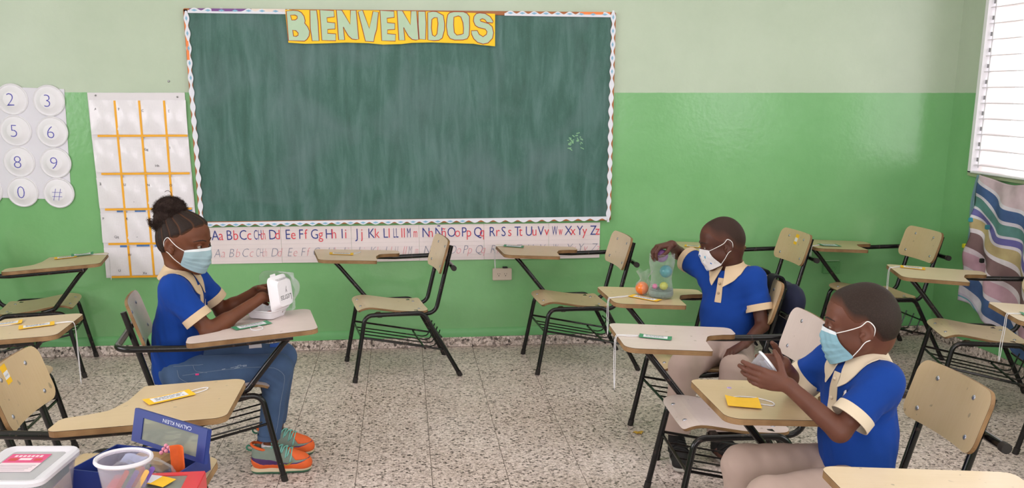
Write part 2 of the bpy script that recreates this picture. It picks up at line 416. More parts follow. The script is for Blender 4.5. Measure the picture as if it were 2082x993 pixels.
def border(name, x0, z0, x1, z1, half, period, y=-.0265, blue=(0, 1), amp=.0115):
    """scalloped paper strip from one corner to another; half=+1/-1: straight on one side"""
    L = math.hypot(x1-x0, z1-z0); M = frame((x0, y, z0), (x1-x0, 0, z1-z0), Vector((x1-x0, 0, z1-z0)).cross(Vector((0, 1, 0))) * -1)
    if M.col[2].y > 0: M = M @ Matrix.Rotation(PI, 4, 'X'); half = -half
    n = int(L/period*10); pts_t = []; pts_b = []
    for i in range(n+1):
        u = i/n*L; w = .0058+amp*(0.5-.5*math.cos(2*PI*u/period))**.8
        jit = .0012*math.sin(u*9+x0*5)
        if half == 0: pts_t.append((u, w*.85+jit)); pts_b.append((u, -w*.85+jit))
        elif half > 0: pts_t.append((u, -.006+w*1.25+jit)); pts_b.append((u, -.011))
        else: pts_t.append((u, .011)); pts_b.append((u, .006-w*1.25+jit))
    mb = MB(); vs = []
    for a, c in zip(pts_t, pts_b):
        lift = .0012*math.sin(a[0]*23)
        vs += [(a[0], a[1], lift), (c[0], c[1], lift)]
    mb.add(vs, [(2*i, 2*i+1, 2*i+3, 2*i+2) for i in range(n)], 0, M)
    k = int(L/period)
    for i in range(k):
        u = (i+.5)*period
        if not (blue[0] <= u/L <= blue[1]): continue
        c = 0 if half == 0 else .0035*half
        d = [(u-.017, c), (u, c-.006), (u+.017, c), (u, c+.006)] if half else [(u-.014, 0), (u, -.0062), (u+.014, 0), (u, .0062)]
        mb.add([(p[0], p[1], .0016) for p in d], [(0, 1, 2, 3)], 1, M)
    return mb.build(name, [PAPER_W, PAPER_B], cb)
border('paper_border', BX0+.011, BZ1-.01, BX0+.011, BZ0, 0, .0775, blue=(0, .33))
border('paper_border', BX1-.012, BZ1+.012, BX1-.012, BZ0-.012, 0, .0735, blue=(0, .3))
border('paper_border', BX0+.02, BZ0+.004, BX1-.02, BZ0+.010, 1, .0715, blue=(0, .66))
border('paper_border', BX0+.02, BZ1-.010, -.60, BZ1-.012, -1, .0715)
border('paper_border', .575, BZ1-.010, BX1-.02, BZ1-.014, -1, .0665)
for xa_, xb_, colr, nm in ((BX0+.03, -.80, '#7b4f8f', 'purple'), (1.0, BX1-.03, '#f08a4e', 'orange'), (-.80, -.62, '#e8d9d0', 'pale pink')):
    b = MB(); b.box(((xa_+xb_)/2, -.0262, BZ1-.004), (xb_-xa_, .0012, .014)); part(b.build('paper_strip', mat(nm+' paper strip', colr, .7, .1, 20), cb), nm+' paper strip along the top edge')
for zz, l in ((BZ1-.18, .34),):
    b = MB(); b.box((BX0+.006, -.0255, zz-.02), (.013, .001, l)); part(b.build('paper_strip', mat('orange paper strip', '#f08a4e', .7), cb), 'orange paper strip behind the left border')
# chipped paint scar and smudges on the writing surface
sc_ = MB(); rnd = random.Random(3)
for i in range(26):
    a = rnd.gauss(0, 1)*.025; c = rnd.gauss(0, 1)*.022; an = rnd.uniform(-1.2, .3); l = rnd.uniform(.006, .022)
    sc_.ribbon([(a, c), (a+l*.5*math.cos(an)+.002, c+l*.5*math.sin(an)), (a+l*math.cos(an), c+l*math.sin(an))], rnd.uniform(.003, .007), False, xf=WALLF(.965, 1.215, .0198+.00004*i))
part(sc_.build('paint_scar', mat('scar_green', '#7fae86', .7), cb, kind='stuff'), 'pale green scratched patch where the paint has chipped')
# ---------------------------------------------------------------- welcome banner
def bp(off):
    return lambda p: (-.618+(off+p[0]/8.675-582)*.0026903, 1.913-(p[1]/8.675-22)*.0025606)
A_, B_ = bp(560), bp(780)
def arc(cx, cy, rx, ry, a0, a1, n=8): return [(cx+rx*math.cos(R(a0+(a1-a0)*i/n)), cy+ry*math.sin(R(a0+(a1-a0)*i/n))) for i in range(n+1)]
E_ = lambda x: [(x, 178), (x+245, 188), (x+248, 298), (x+118, 315), (x+122, 392), (x+255, 405), (x+252, 512), (x+122, 522), (x+118, 590), (x+262, 600), (x+255, 722), (x+15, 715)]
N_ = lambda x, y=0: [(x, 180), (x+95, 180), (x+232, 430), (x+245, 182), (x+345, 182), (x+372, 690), (x+320, 700), (x+255, 690), (x+190, 630), (x+140, 540), (x+110, 475), (x+125, 705), (x+20, 705)]
letters = [
 (A_, [[(203, 205), (320, 188), (400, 195), (460, 225), (505, 290), (520, 370), (510, 412), (560, 480), (588, 560), (575, 640), (535, 700), (490, 732), (215, 722)], [(270, 275), (350, 272), (385, 290), (385, 330), (350, 358), (290, 362)], [(297, 537), (350, 545), (390, 590), (385, 630), (350, 648), (305, 645)]]),
 (A_, [[(610, 185), (725, 185), (742, 380), (745, 725), (625, 725), (602, 500)]]),
 (A_, [E_(780)]), (A_, [N_(1068)]),
 (A_, [[(1445, 205), (1525, 175), (1632, 500), (1705, 195), (1802, 210), (1760, 520), (1725, 620), (1700, 735), (1555, 725), (1500, 460)]]),
 (A_, [E_(1828)]), (B_, [N_(218)]),
 (B_, [[(590, 190), (715, 188), (726, 400), (712, 690), (598, 682), (585, 420)]]),
 (B_, [[(757, 205), (850, 185), (915, 190), (1035, 255), (1055, 400), (1050, 520), (1010, 660), (950, 700), (860, 710), (752, 695)], [(830, 330), (870, 298), (925, 295), (938, 400), (915, 590), (878, 632), (835, 610), (818, 480)]]),
 (B_, [[(1115, 240), (1150, 205), (1220, 188), (1390, 188), (1455, 215), (1498, 270), (1500, 460), (1490, 610), (1455, 670), (1380, 692), (1230, 695), (1150, 670), (1105, 600), (1085, 450), (1095, 320)], [(1222, 285), (1300, 262), (1345, 280), (1380, 380), (1390, 480), (1385, 580), (1340, 595), (1270, 607), (1225, 560), (1215, 420)]]),
 (B_, [[(1580, 270), (1620, 220), (1680, 205), (1780, 215), (1870, 270), (1922, 350), (1915, 382), (1812, 375), (1775, 325), (1730, 308), (1685, 330), (1700, 355), (1840, 395), (1905, 450), (1930, 560), (1910, 660), (1830, 745), (1740, 765), (1640, 735), (1570, 670), (1535, 590), (1530, 525), (1635, 520), (1670, 590), (1740, 632), (1800, 590), (1812, 540), (1780, 495), (1660, 468), (1600, 430), (1568, 350)]]),
]
YEL = mat('yellow_card', '#f2c71d', .6, .06, 6); CUT = mat('mint_card', '#b3cbae', .7, .10, 9); REDINK = mat('dark_red_marker', '#9c3a1e', .6)
bn = empty('welcome_banner', (-.05, -.032, 1.83)); tag(bn, 'yellow paper banner with mint cut-out letters at the top of the chalkboard', 'banner')
top = [(-.620, 1.916), (-.2, 1.917), (.2, 1.914), (.522, 1.905)]
bot = [(-.612, 1.745), (-.52, 1.740), (-.40, 1.743), (-.30, 1.7475), (-.18, 1.745), (-.10, 1.738), (0, 1.741), (.06, 1.748), (.17, 1.751), (.28, 1.748), (.40, 1.745), (.44, 1.739), (.521, 1.732)]
outl = [(x+.05, z-1.83) for x, z in bot]+[(x+.05, z-1.83) for x, z in reversed(top)]
b = MB(); b.prism(outl, 0, .0015, xf=frame((0, 0, 0), (1, 0, 0), (0, 0, 1))); b.build('banner_paper', YEL, bn)
for f, loops in letters:
    lp = []
    for l in loops:
        q = [f(p) for p in l]; q = [(x+.05, z-1.83) for x, z in q]
        a = sum(q[i][0]*q[(i+1) % len(q)][1]-q[(i+1) % len(q)][0]*q[i][1] for i in range(len(q)))
        lp.append(q if a > 0 else q[::-1])
    X = frame((0, -.0018, 0), (1, 0, 0), (0, 0, 1))
    b = MB(); b.prism(lp[0], 0, .0008, xf=X, holes=[h for h in lp[1:]])
    for l in lp: b.ribbon(l, .0042, True, 1, xf=X, z=.0011)
    b.build('letter', [CUT, REDINK], bn)
# ---------------------------------------------------------------- alphabet strip
BLUE = mat('blue_letter_ink', '#2b3a86', .7); RED = mat('red_letter_ink', '#d8404e', .7); GREY = mat('grey_blue_ink', '#7f8399', .7); PINK = mat('faded_red_ink', '#d98a94', .7)
SHEET = mat('alphabet_sheet', '#dfd3d3', .55, .05, 5)
al = empty('alphabet_strip', (0, -.004, .63)); tag(al, 'long white alphabet strip in blue and red letters below the chalkboard', 'poster')
wx = lambda px: -1.113+(px-425)*(2.255/794)
seams = [425, 565.5, 706, 843.5, 977, 1112, 1220]
for i in range(6):
    a, c = wx(seams[i])+.0006, wx(seams[i+1])-.0006
    b = MB(); b.shell(lambda u, v: (a+(c-a)*u, -.001-.0025*math.sin(PI*u)*(.4+.6*(1-v)), -.105+.21*v+.001*math.sin(i*2+u*3)), 7, 4, .0008); b.build('sheet', SHEET, al, smooth=30)
T4 = [('A', 137, 0), ('a', 203, 1), ('B', 272, 0), ('b', 335, 1), ('C', 393, 0), ('c', 465, 1), ('CH', 530, 2), ('ch', 592, 3), ('D', 667, 0), ('d', 725, 1), ('E', 822, 0), ('e', 875, 1), ('F', 948, 0), ('f', 1005, 1), ('G', 1062, 0), ('g', 1137, 1), ('H', 1200, 0), ('h', 1258, 1), ('I', 1350, 0), ('i', 1385, 1), ('J', 1492, 0), ('j', 1540, 1), ('K', 1605, 0), ('k', 1668, 1), ('L', 1750, 0), ('l', 1800, 1), ('LL', 1848, 2), ('ll', 1922, 1), ('M', 1980, 2), ('m', 2043, 3)]
T5 = [('N', 137, 0), ('n', 198, 1), ('Ñ', 262, 0), ('ñ', 325, 1), ('O', 382, 0), ('o', 455, 1), ('P', 520, 0), ('p', 568, 1), ('Q', 640, 0), ('q', 697, 1), ('R', 790, 0), ('r', 855, 1), ('S', 910, 0), ('s', 975, 1), ('T', 1040, 0), ('t', 1085, 1), ('U', 1147, 0), ('u', 1212, 1), ('V', 1270, 0), ('v', 1337, 1), ('W', 1412, 2), ('w', 1478, 3), ('X', 1538, 0), ('x', 1595, 1), ('Y', 1657, 0), ('y', 1715, 1), ('Z', 1790, 0), ('z', 1845, 1)]
row1 = MB(); row2 = MB()
for T, ox in ((T4, 400), (T5, 820)):
    for s, cx, k in T:
        x = wx(ox+cx/4.732)
        v, f = text_mesh(s, .081, offset=-.006)
        v = [(p[0]*(.40 if k > 1 else .80), p[1], 0) for p in v]
        row1.add(v, f, 0 if k in (0, 2) else 1, WALLF(x, .033, .0043 if k in (0, 2) else .0049))
        v, f = text_mesh(s, .073, shear=.28, offset=-.022)
        v = [(p[0]*(.40 if k > 1 else .80), p[1], 0) for p in v]
        row2.add(v, f, 0 if k in (0, 2) else 1, WALLF(x+.004, -.067, .0045 if k in (0, 2) else .0051))
part(row1.build('printed_letters', [BLUE, RED], al, kind='stuff'), 'blue capitals and red small letters, upper row')
part(row2.build('cursive_letters', [GREY, PINK], al, kind='stuff'), 'thin slanted letters, lower row')
rl = MB()
for zz in (.082, .030, .006, -.02, -.070, -.090): rl.box((.015, -.0042, zz), (2.24, .0002, .0009))
rl.build('ruled_lines', mat('ruled_line_grey', '#c9c0c4', .7), al, kind='stuff')
# ---------------------------------------------------------------- letter pocket chart
pc = empty('pocket_chart', (-1.443, -.003, .966)); tag(pc, 'white fabric chart of clear pockets with orange tape on the back wall', 'chart')
pcx = lambda px, py: ((px-(180+ (py-188)*.0936)) )
def PC(px, py):   # picture position -> point on the chart (chart hangs square on the wall)
    rowx0 = 180+(py-188)*.0905; rowx1 = 380+(py-188)*.069
    return (-.258+.515*(px-rowx0)/(rowx1-rowx0), .515-(py-188)*1.022/376)
CLOTHW = mat('chart_vinyl', '#dcd7dc', .45, .05, 8); POCK = mat('pocket_vinyl', '#e2dee4', .28, .05, 12, bumpy=.3, bscale=14, coat=.3); TAPE = mat('orange_tape', '#eba71c', .45, .08, 20)
b = MB(); b.shell(lambda u, v: (-.258+.516*u+.004*math.sin(v*5), -.002-.0035*math.sin(u*7+v*3)**2, -.51+1.024*v), 12, 14, .0015); b.build('backing', CLOTHW, pc, smooth=30)
rows = [(203, 271), (281, 346.5), (357, 419.5), (430, 491), (502, 560)]
cx4 = [(186, 232), (235, 282), (285, 334), (338, 380)]
pk = None; rnd = random.Random(5)
for j, (ya, yb) in enumerate(rows):
    for i in range(4):
        sh = (ya-188)*.0905 - (ya-188)*.0215*i/3
        x0_, z0_ = PC(cx4[i][0]+sh, yb); x1_, z1_ = PC(cx4[i][1]+sh, ya)
        if pk is None:
            b = MB(); b.shell(lambda u, v: (u-.5, -.0035-.006*math.sin(PI*u)*math.sin(PI*min(1, v*1.1))-.0015*math.sin(u*9+v*7), v-.5), 8, 8, .0012); o = b.build('pocket', POCK, pc, smooth=30); pk = o.data
        else: o = link('pocket', pk, pc)
        o.location = ((x0_+x1_)/2, -.004, (z0_+z1_)/2); o.scale = (x1_-x0_-.002, 1+.3*rnd.random(), z1_-z0_); o.rotation_euler = (0, R(rnd.uniform(-1, 1)), 0)
        if rnd.random() < .0: pass
for py in (273.5, 349.5, 422, 493.5, 563):
    a = PC(192+(py-188)*.0905, py); c = PC(380+(py-188)*.05, py)
    b = MB(); b.box(((a[0]+c[0])/2, -.0115, a[1]), (c[0]-a[0], .0012, .0115)); b.build('tape_strip', TAPE, pc)
for i, px in enumerate((233.5, 284, 335.5)):
    for k in range(5):
        ya, yb = (204, 276, 352, 425, 497)[k], (273, 349, 421, 493, 562)[k]
        s = lambda y: (y-188)*.0905-(y-188)*.0215*(i+.7)/3
        a = PC(px+s(ya), ya); c = PC(px+s(yb), yb)
        b = MB(); b.box(((a[0]+c[0])/2, -.0112, (a[1]+c[1])/2), (.0115, .0012, a[1]-c[1]), bev=0); b.build('tape_strip', TAPE, pc)
INK = mat('black_print', '#3c3a44', .7)
tx = MB()
for s, px, py in (('A', 194, 223), ('B', 242, 223), ('C', 290, 226), ('D', 345, 227), ('Gg', 295, 303), ('Hh', 317, 336), ('I', 347, 300), ('Jj', 203, 371), ('Ll', 252, 374), ('M', 272, 408), ('N', 300, 375), ('O', 346, 376), ('P', 208, 443), ('Qq', 232, 481), ('R', 256, 444), ('S', 277, 480), ('W', 260, 519), ('Xx', 290, 558), ('U', 240, 552)):
    x, z = PC(px, py); v, f = text_mesh(s, .019); tx.add(v, f, 0, WALLF(x, z, .0135))
tx.build('small_letters', INK, pc, kind='stuff')
bl = MB()
for px, py, w_ in ((243, 426, 12), (285, 426, 22), (372, 425, 40), (250, 499, 14), (290, 498, 26), (326, 499, 24)):
    x, z = PC(px, py); bl.box((x, -.006, z), (w_*.0027, .001, .011))
part(bl.build('blue_print_patch', mat('blue_print_fabric', '#4c77b4', .6, .5, 60), pc, kind='stuff'), 'blue printed patches showing between the pocket rows')
for px, py in ((196, 194), (364, 197)):
    x, z = PC(px, py); b = MB(); b.ball((x, -.006, z), .005, 10, 6); b.build('tack', GREYM, pc)
# ---------------------------------------------------------------- number chart of plates
nc = empty('number_chart', (-1.99, -.003, 1.205)); tag(nc, 'white keypad chart of foam plates with blue handwritten numbers on the back wall', 'chart')
nc.rotation_euler = (0, R(2.2), 0)
b = MB(); b.shell(lambda u, v: (-.32+.475*u, -.001-.002*math.sin(u*4), -.298+.597*v), 6, 4, .003); b.build('backing_card', mat('chart_card', '#dcdae4', .6, .04, 5), nc, smooth=30)
PLATE = mat('foam_plate', '#e6e4ea', .4, .03, 9); PEN = mat('blue_marker', '#4a49b0', .6)
pr_ = [(.0005, .024), (.038, .024), (.044, .022), (.070, .004), (.074, .004), (.079, .0085), (.083, .006), (.084, .001)]
pl = None
for j, dy in enumerate((.235, .069, -.098, -.262)):
    for i, dx in enumerate((-.297, -.108, .082)):
        if pl is None:
            t = MB(); t.lathe(pr_, 40); o = t.build('foam_plate', PLATE, nc, smooth=40); pl = o.data
        else: o = link('foam_plate', pl, nc)
        o.rotation_euler = (R(90), 0, 0); o.location = (dx+.006*(j-1.5), -.003, dy)
        s = ' 23 56 89 0#'[j*3+i]
        if s != ' ':
            v, f = text_mesh(s, .098, offset=-.022, align='CENTER'); t = MB(); t.add(v, f, 0, WALLF(dx+.006*(j-1.5)-.002, dy-.034, .0277)); t.build('handwritten_number', PEN, nc)
# ---------------------------------------------------------------- wall outlets
def outlet(name, x, z, w_, h_, plate, slots, label):
    r = empty(name, (x, 0, z)); tag(r, label, 'outlet')
    b = MB(); b.box((0, -.011, 0), (w_, .022, h_), bev=.004); b.build('cover_plate', plate, r)
    for s in (-1, 1):
        t = MB(); o_ = [(.016*math.cos(a), max(-.0135, min(.0135, .016*math.sin(a)))) for a in [2*PI*k/24 for k in range(24)]]
        t.prism(o_, 0, .0025, xf=WALLF(s*.02, 0, .022)); q = t.build('receptacle', plate, r)
        for dx, dz, a, c in ((-.006, .004, .002, .008), (.006, .004, .002, .0065), (0, -.007, .005, .005)):
            k = MB(); k.box((s*.02+dx, -.0248, dz), (a, .001, c)); k.build('slot', slots, q)
    return r
IVORY = mat('ivory_plastic', '#cdbfae', .4, .04, 10)
ro = outlet('wall_outlet', .56, .437, .113, .072, IVORY, mat('slot_black', '#1b1a19', .6), 'ivory double power outlet on the green wall under the alphabet strip')
b = MB(); b.box((.018, -.012, .0405), (.030, .022, .009), bev=.003); b.build('conduit_stub', mat('black_plastic', '#1d1d1e', .5), ro)
outlet('painted_outlet', 2.588, .44, .108, .072, mat('outlet_paint', '#5f9c60', .35), mat('slot_green', '#3c6f42', .5), 'green painted-over outlet on the back wall near the right corner')
b = MB(); b.box((2.588, -.004, .483), (.10, .006, .004)); tag(b.build('paint_strip', mat('strip_pale', '#a5c89d', .5)), 'thin pale strip on the wall above the painted-over outlet', 'strip')
# tape marks where pins held things: small nail left of the board
b = MB(); b.ball((-1.27, -.002, 1.54), (.007, .003, .006), 8, 6); tag(b.build('wall_nail', GREYM), 'small nail in the wall left of the chalkboard', 'nail')
# ---------------------------------------------------------------- striped cloth under the window
def cloth_mat():
    m, nt, b = new_mat('striped_cloth')
    uv = nt.nodes.new('ShaderNodeUVMap'); sp = N(nt, 'ShaderNodeSeparateXYZ'); nt.links.new(uv.outputs[0], sp.inputs[0])
    st = [(0, '#d8c3cb'), (.045, '#e6e2ec'), (.075, '#48679a'), (.165, '#e2deea'), (.195, '#5f918b'), (.275, '#e0dcea'), (.295, '#6f6cae'), (.345, '#e4dfe8'), (.37, '#c4b282'), (.455, '#e6dfe4'), (.49, '#84696a'), (.60, '#e3d7de'), (.64, '#d0a9b8'), (.75, '#e6dde6'), (.785, '#48679a'), (.895, '#e2deea'), (.955, '#cfc9dd'), (.975, '#6fb3bf'), (.985, '#dcd8e4')]
    c = ramp(nt, sp.outputs[1], st, 'CONSTANT')
    tc = nt.nodes.new('ShaderNodeTexCoord')
    wv = N(nt, 'ShaderNodeTexWave', i_Scale=9.0, i_Distortion=4.0); nt.links.new(tc.outputs['Object'], wv.inputs['Vector'])
    nz_ = N(nt, 'ShaderNodeTexNoise', i_Scale=7.0, i_Detail=4.0); nt.links.new(tc.outputs['Object'], nz_.inputs['Vector']); wr = ramp(nt, nz_.outputs[0], [(.3, '#d2ccce'), (.7, '#ffffff')]); mu = mixc(nt, 1.0, c, wr, 'MULTIPLY'); nt.links.new(mu, b.inputs['Base Color'])
    b.inputs['Roughness'].default_value = .9; bump(nt, b, wv.outputs[0], .35, .004)
    return m
def cloth_sheet(name, fn, nu, nv, parent, skew=0.0):
    mb = MB(); mb.grid(fn, nu, nv); o = mb.build(name, CLOTHM, parent, smooth=True)
    uvl = o.data.uv_layers.new(name='UVMap'); k = 0
    us = [(i % nu/(nu-1), min(.999, max(0.0, (i//nu)/(nv-1)-skew*(i % nu)/(nu-1)*(1-.5*(i//nu)/(nv-1))+.02))) for i in range(nu*nv)]
    for l in o.data.loops: uvl.data[l.index].uv = us[l.vertex_index]
    md = o.modifiers.new('thickness', 'SOLIDIFY'); md.thickness = .002
    return o
CLOTHM = cloth_mat()
hc = empty('hanging_cloth', (XW-.02, -.7, .63)); tag(hc, 'striped bedsheet cloth pinned under the louvred window', 'cloth')
def cl(u, v):
    """hangs from two pins; the left edge is gathered, the rest sags to a slanted hem"""
    y0 = -.452+.075*v**1.5*(1-u)**2; y = y0-.95*u
    ztop = 1.034-.030*math.sin(PI*min(1, u*1.6))**2
    zbot = .300-.26*u+.02*math.sin(u*7)
    vv = v-.030*math.sin(u*15+1)*math.sin(PI*v)-.045*math.sin(PI*v)*math.sin(PI*min(1, u*1.3))
    z = ztop+(zbot-ztop)*vv-.12*u*v*(1-v)
    f = .35+.65*v; g1 = math.sin(u*19+v*4+1.2*math.sin(v*5)); g2 = math.sin(u*33-v*9)
    x = -.034-.026*g1*f-.010*g2*f-.012*math.sin(v*22+u*17)*math.sin(PI*v)*(1-u)
    return (min(-.004, x), y+.7, z-.63)
cloth_sheet('sheet', cl, 90, 80, hc, .42)
def cl2(u, v):
    z = 1.03-.50*v; y = -.405-.028*u+.02*math.sin(v*4)+.045*v*v*(0.5-u)*1.2+.03*v
    return (-.012-.012*math.sin(u*7+v*6), y+.7, z-.63)
lf_ = cloth_sheet('loose_fold', cl2, 8, 30, hc); lf_.data.materials.clear(); lf_.data.materials.append(mat('teal_grey_cloth', '#72929a', .9, .3, 12)); part(lf_, 'teal-grey strip of cloth hanging beside the sheet')
for y, z, colr, nm in ((-.445, .78, '#3d9ab5', 'blue'), (-.41, .625, '#d2cf2b', 'yellow'), (-.60, .57, '#20201f', 'black'), (-.615, .76, '#3b7a86', 'teal')):
    b = MB(); b.box((-.052, y+.7, z-.63), (.02, .018, .026), bev=.004); part(b.build('clothes_peg', mat(nm+'_peg', colr, .4), hc), nm+' peg clipped to the cloth')
# ---------------------------------------------------------------- tablet-arm school chairs
def laminate(name, lo, hi, tint):
    m, nt, b = new_mat(name)
    tc = nt.nodes.new('ShaderNodeTexCoord'); oi = nt.nodes.new('ShaderNodeObjectInfo')
    ad = N(nt, 'ShaderNodeVectorMath', operation='ADD'); nt.links.new(tc.outputs['Object'], ad.inputs[0]); nt.links.new(oi.outputs['Location'], ad.inputs[1])
    n = N(nt, 'ShaderNodeTexNoise', i_Scale=3.5, i_Detail=5.0, i_Roughness=.6); nt.links.new(ad.outputs[0], n.inputs['Vector'])
    mp = N(nt, 'ShaderNodeMapping'); mp.inputs['Scale'].default_value = (4, 60, 4); nt.links.new(ad.outputs[0], mp.inputs[0])
    n2 = N(nt, 'ShaderNodeTexNoise', i_Scale=2.0, i_Detail=3.0); nt.links.new(mp.outputs[0], n2.inputs['Vector'])
    c = ramp(nt, n.outputs[0], [(.3, lo), (.7, hi)])
    s = ramp(nt, n2.outputs[0], [(.4, 0.0), (.62, .16)]); c = mixc(nt, s, c, tint)
    v = N(nt, 'ShaderNodeTexNoise', i_Scale=38.0, i_Detail=1.0); nt.links.new(ad.outputs[0], v.inputs['Vector'])
    k = ramp(nt, v.outputs[0], [(.735, 0.0), (.76, .7)]); c = mixc(nt, k, c, '#8d8069')
    nt.links.new(c, b.inputs['Base Color']); b.inputs['Roughness'].default_value = .33; b.inputs['Specular IOR Level'].default_value = .5
    return m
def ply_edge():
    m, nt, b = new_mat('plywood_edge')
    uv = nt.nodes.new('ShaderNodeUVMap'); sp = N(nt, 'ShaderNodeSeparateXYZ'); nt.links.new(uv.outputs[0], sp.inputs[0])
    tc = nt.nodes.new('ShaderNodeTexCoord')
    n = N(nt, 'ShaderNodeTexNoise', i_Scale=26.0, i_Detail=4.0); nt.links.new(tc.outputs['Object'], n.inputs['Vector'])
    mu = N(nt, 'ShaderNodeMath', operation='MULTIPLY_ADD', i_1=.22); nt.links.new(n.outputs[0], mu.inputs[0]); nt.links.new(sp.outputs[1], mu.inputs[2])
    fr = N(nt, 'ShaderNodeMath', operation='MULTIPLY', i_1=5.0); nt.links.new(mu.outputs[0], fr.inputs[0])
    f2 = N(nt, 'ShaderNodeMath', operation='FRACT'); nt.links.new(fr.outputs[0], f2.inputs[0])
    c = ramp(nt, f2.outputs[0], [(0, '#70502f'), (.12, '#8d6c47'), (.5, '#ab8a60'), (.85, '#94734d'), (1, '#6b4c2e')])
    n2 = N(nt, 'ShaderNodeTexNoise', i_Scale=9.0, i_Detail=3.0); nt.links.new(tc.outputs['Object'], n2.inputs['Vector'])
    d = ramp(nt, n2.outputs[0], [(.35, '#c2b3a0'), (.65, '#ffffff')]); c = mixc(nt, 1.0, c, d, 'MULTIPLY')
    lip = N(nt, 'ShaderNodeMath', operation='GREATER_THAN', i_1=.93); nt.links.new(sp.outputs[1], lip.inputs[0])
    c = mixc(nt, lip.outputs[0], c, '#463426')
    nt.links.new(c, b.inputs['Base Color']); b.inputs['Roughness'].default_value = .7
    return m
LAM = {'cream': laminate('cream_laminate', '#bfa67f', '#cab28e', '#d2bd9e'), 'grey': laminate('washed_laminate_sky_sheen', '#c9b8b1', '#d6c7c1', '#c2b2ac'), 'pale': laminate('pale_laminate', '#d0ba98', '#dcc8a9', '#e0cfb6')}  # 'grey': washed laminate with sky reflection painted into its colour
PLY = ply_edge()
def chair_black():
    m, nt, b = new_mat('black_chair_enamel'); tc = nt.nodes.new('ShaderNodeTexCoord')
    n = N(nt, 'ShaderNodeTexNoise', i_Scale=28.0, i_Detail=5.0, i_Roughness=.65); nt.links.new(tc.outputs['Object'], n.inputs['Vector'])
    nt.links.new(ramp(nt, n.outputs[0], [(.0, '#0b0a0b'), (.58, '#110f10'), (.64, '#3a2c29'), (.74, '#4c3c37')]), b.inputs['Base Color'])
    b.inputs['Roughness'].default_value = .2; b.inputs['Specular IOR Level'].default_value = .42
    return m
BLK = chair_black(); RUB = mat('dark_foot_cap', '#241f1d', .7, .2, 30); RIV = mat('zinc_rivet', '#a7a9b4', .3, metal=.9)
def plate_mesh(name, rows, cols, P, Nrm, th, outline_w):
    """curved plywood plate. P(s,w): point, Nrm(s): normal; outline_w(s): half width"""
    vs = []; S = rows
    for side in (1, -1):
        for s in S:
            for j in range(cols):
                w_ = (j/(cols-1)*2-1)*outline_w(s); vs.append(P(s, w_)+Nrm(s, w_)*(th/2*side))
    n = len(S)*cols; f = []; m = []
    for i in range(len(S)-1):
        for j in range(cols-1):
            a, b_, c, d = i*cols+j, i*cols+j+1, (i+1)*cols+j+1, (i+1)*cols+j
            f += [(a, b_, c, d), (n+d, n+c, n+b_, n+a)]; m += [0, 0]
    ring = list(range(cols))+[i*cols+cols-1 for i in range(1, len(S))]+[(len(S)-1)*cols+j for j in range(cols-2, -1, -1)]+[i*cols for i in range(len(S)-2, 0, -1)]
    k0 = len(f)
    for a, b_ in zip(ring, ring[1:]+ring[:1]): f.append((b_, a, n+a, n+b_)); m.append(1)
    me = bpy.data.meshes.new(name); me.from_pydata([tuple(v) for v in vs], [], f); me.polygons.foreach_set('material_index', m)
    uv = me.uv_layers.new(name='UVMap')
    for p in me.polygons:
        if p.material_index == 1:
            for q, l in enumerate(p.loop_indices): uv.data[l].uv = ((p.index-k0)*.1+(q in (0, 3))*.1, 1.0 if q < 2 else 0.0)
    return me
def smooth_curve(pts, t):
    """Catmull-Rom through pts at t in 0..1"""
    n = len(pts)-1; x = t*n; i = min(int(x), n-1); f = x-i
    p = [Vector(pts[max(0, min(n, i+k))]) for k in (-1, 0, 1, 2)]
    return .5*((2*p[1])+(p[2]-p[0])*f+(2*p[0]-5*p[1]+4*p[2]-p[3])*f*f+(3*p[1]-p[0]-3*p[2]+p[3])*f**3)
def cornered(hw, r, L):
    def w_(s):
        d = min(s, 1-s)*L
        return hw if d >= r else hw-r+math.sqrt(max(0, r*r-(r-d)**2))
    return w_
def rowset(L, r, n): 
    a = [r/L*(1-math.cos(PI/2*k/5)) for k in range(6)]
    return a+[a[-1]+(1-2*a[-1])*k/n for k in range(1, n)]+[1-x for x in reversed(a)]
SEATP = [(.207, .366), (.188, .378), (.145, .384), (.08, .374), (0, .360), (-.08, .352), (-.135, .351), (-.165, .356)]
def seatP(s, w_):
    p = smooth_curve(SEATP, s); return Vector((p.x, w_, p.y-.004*(1-(w_/.17)**2)))
def seatN(s, w_):
    t = smooth_curve(SEATP, min(1, s+.02))-smooth_curve(SEATP, max(0, s-.02)); return Vector((-t.y, 0, t.x)).normalized()*(-1)
def backP(s, w_):
    x = -.228-.052*s; z = .548+.172*s
    return Vector((x-.018*(1-(w_/.19)**2)+.004, w_, z-.010*(1-s)*0+.008*math.sin(PI*s)*0))
def backN(s, w_): return Vector((1, -2*.018*w_/.19**2*-1*-1, .30)).normalized()
TABTOP = lambda x: .609+.055*x
TILT = math.atan(.055)
tabl = [(.392, -.338), (.392, .046), (.086, .046), (.074, -.10), (.045, -.185), (-.02, -.212), (-.075, -.222), (-.082, -.338)]
def mesh_of(mb, smooth=40):
    me = bpy.data.meshes.new('m'); me.from_pydata(mb.v, [], mb.f)
    if any(mb.m): me.polygons.foreach_set('material_index', mb.m)
    fin(me, smooth); return me
CH = {}
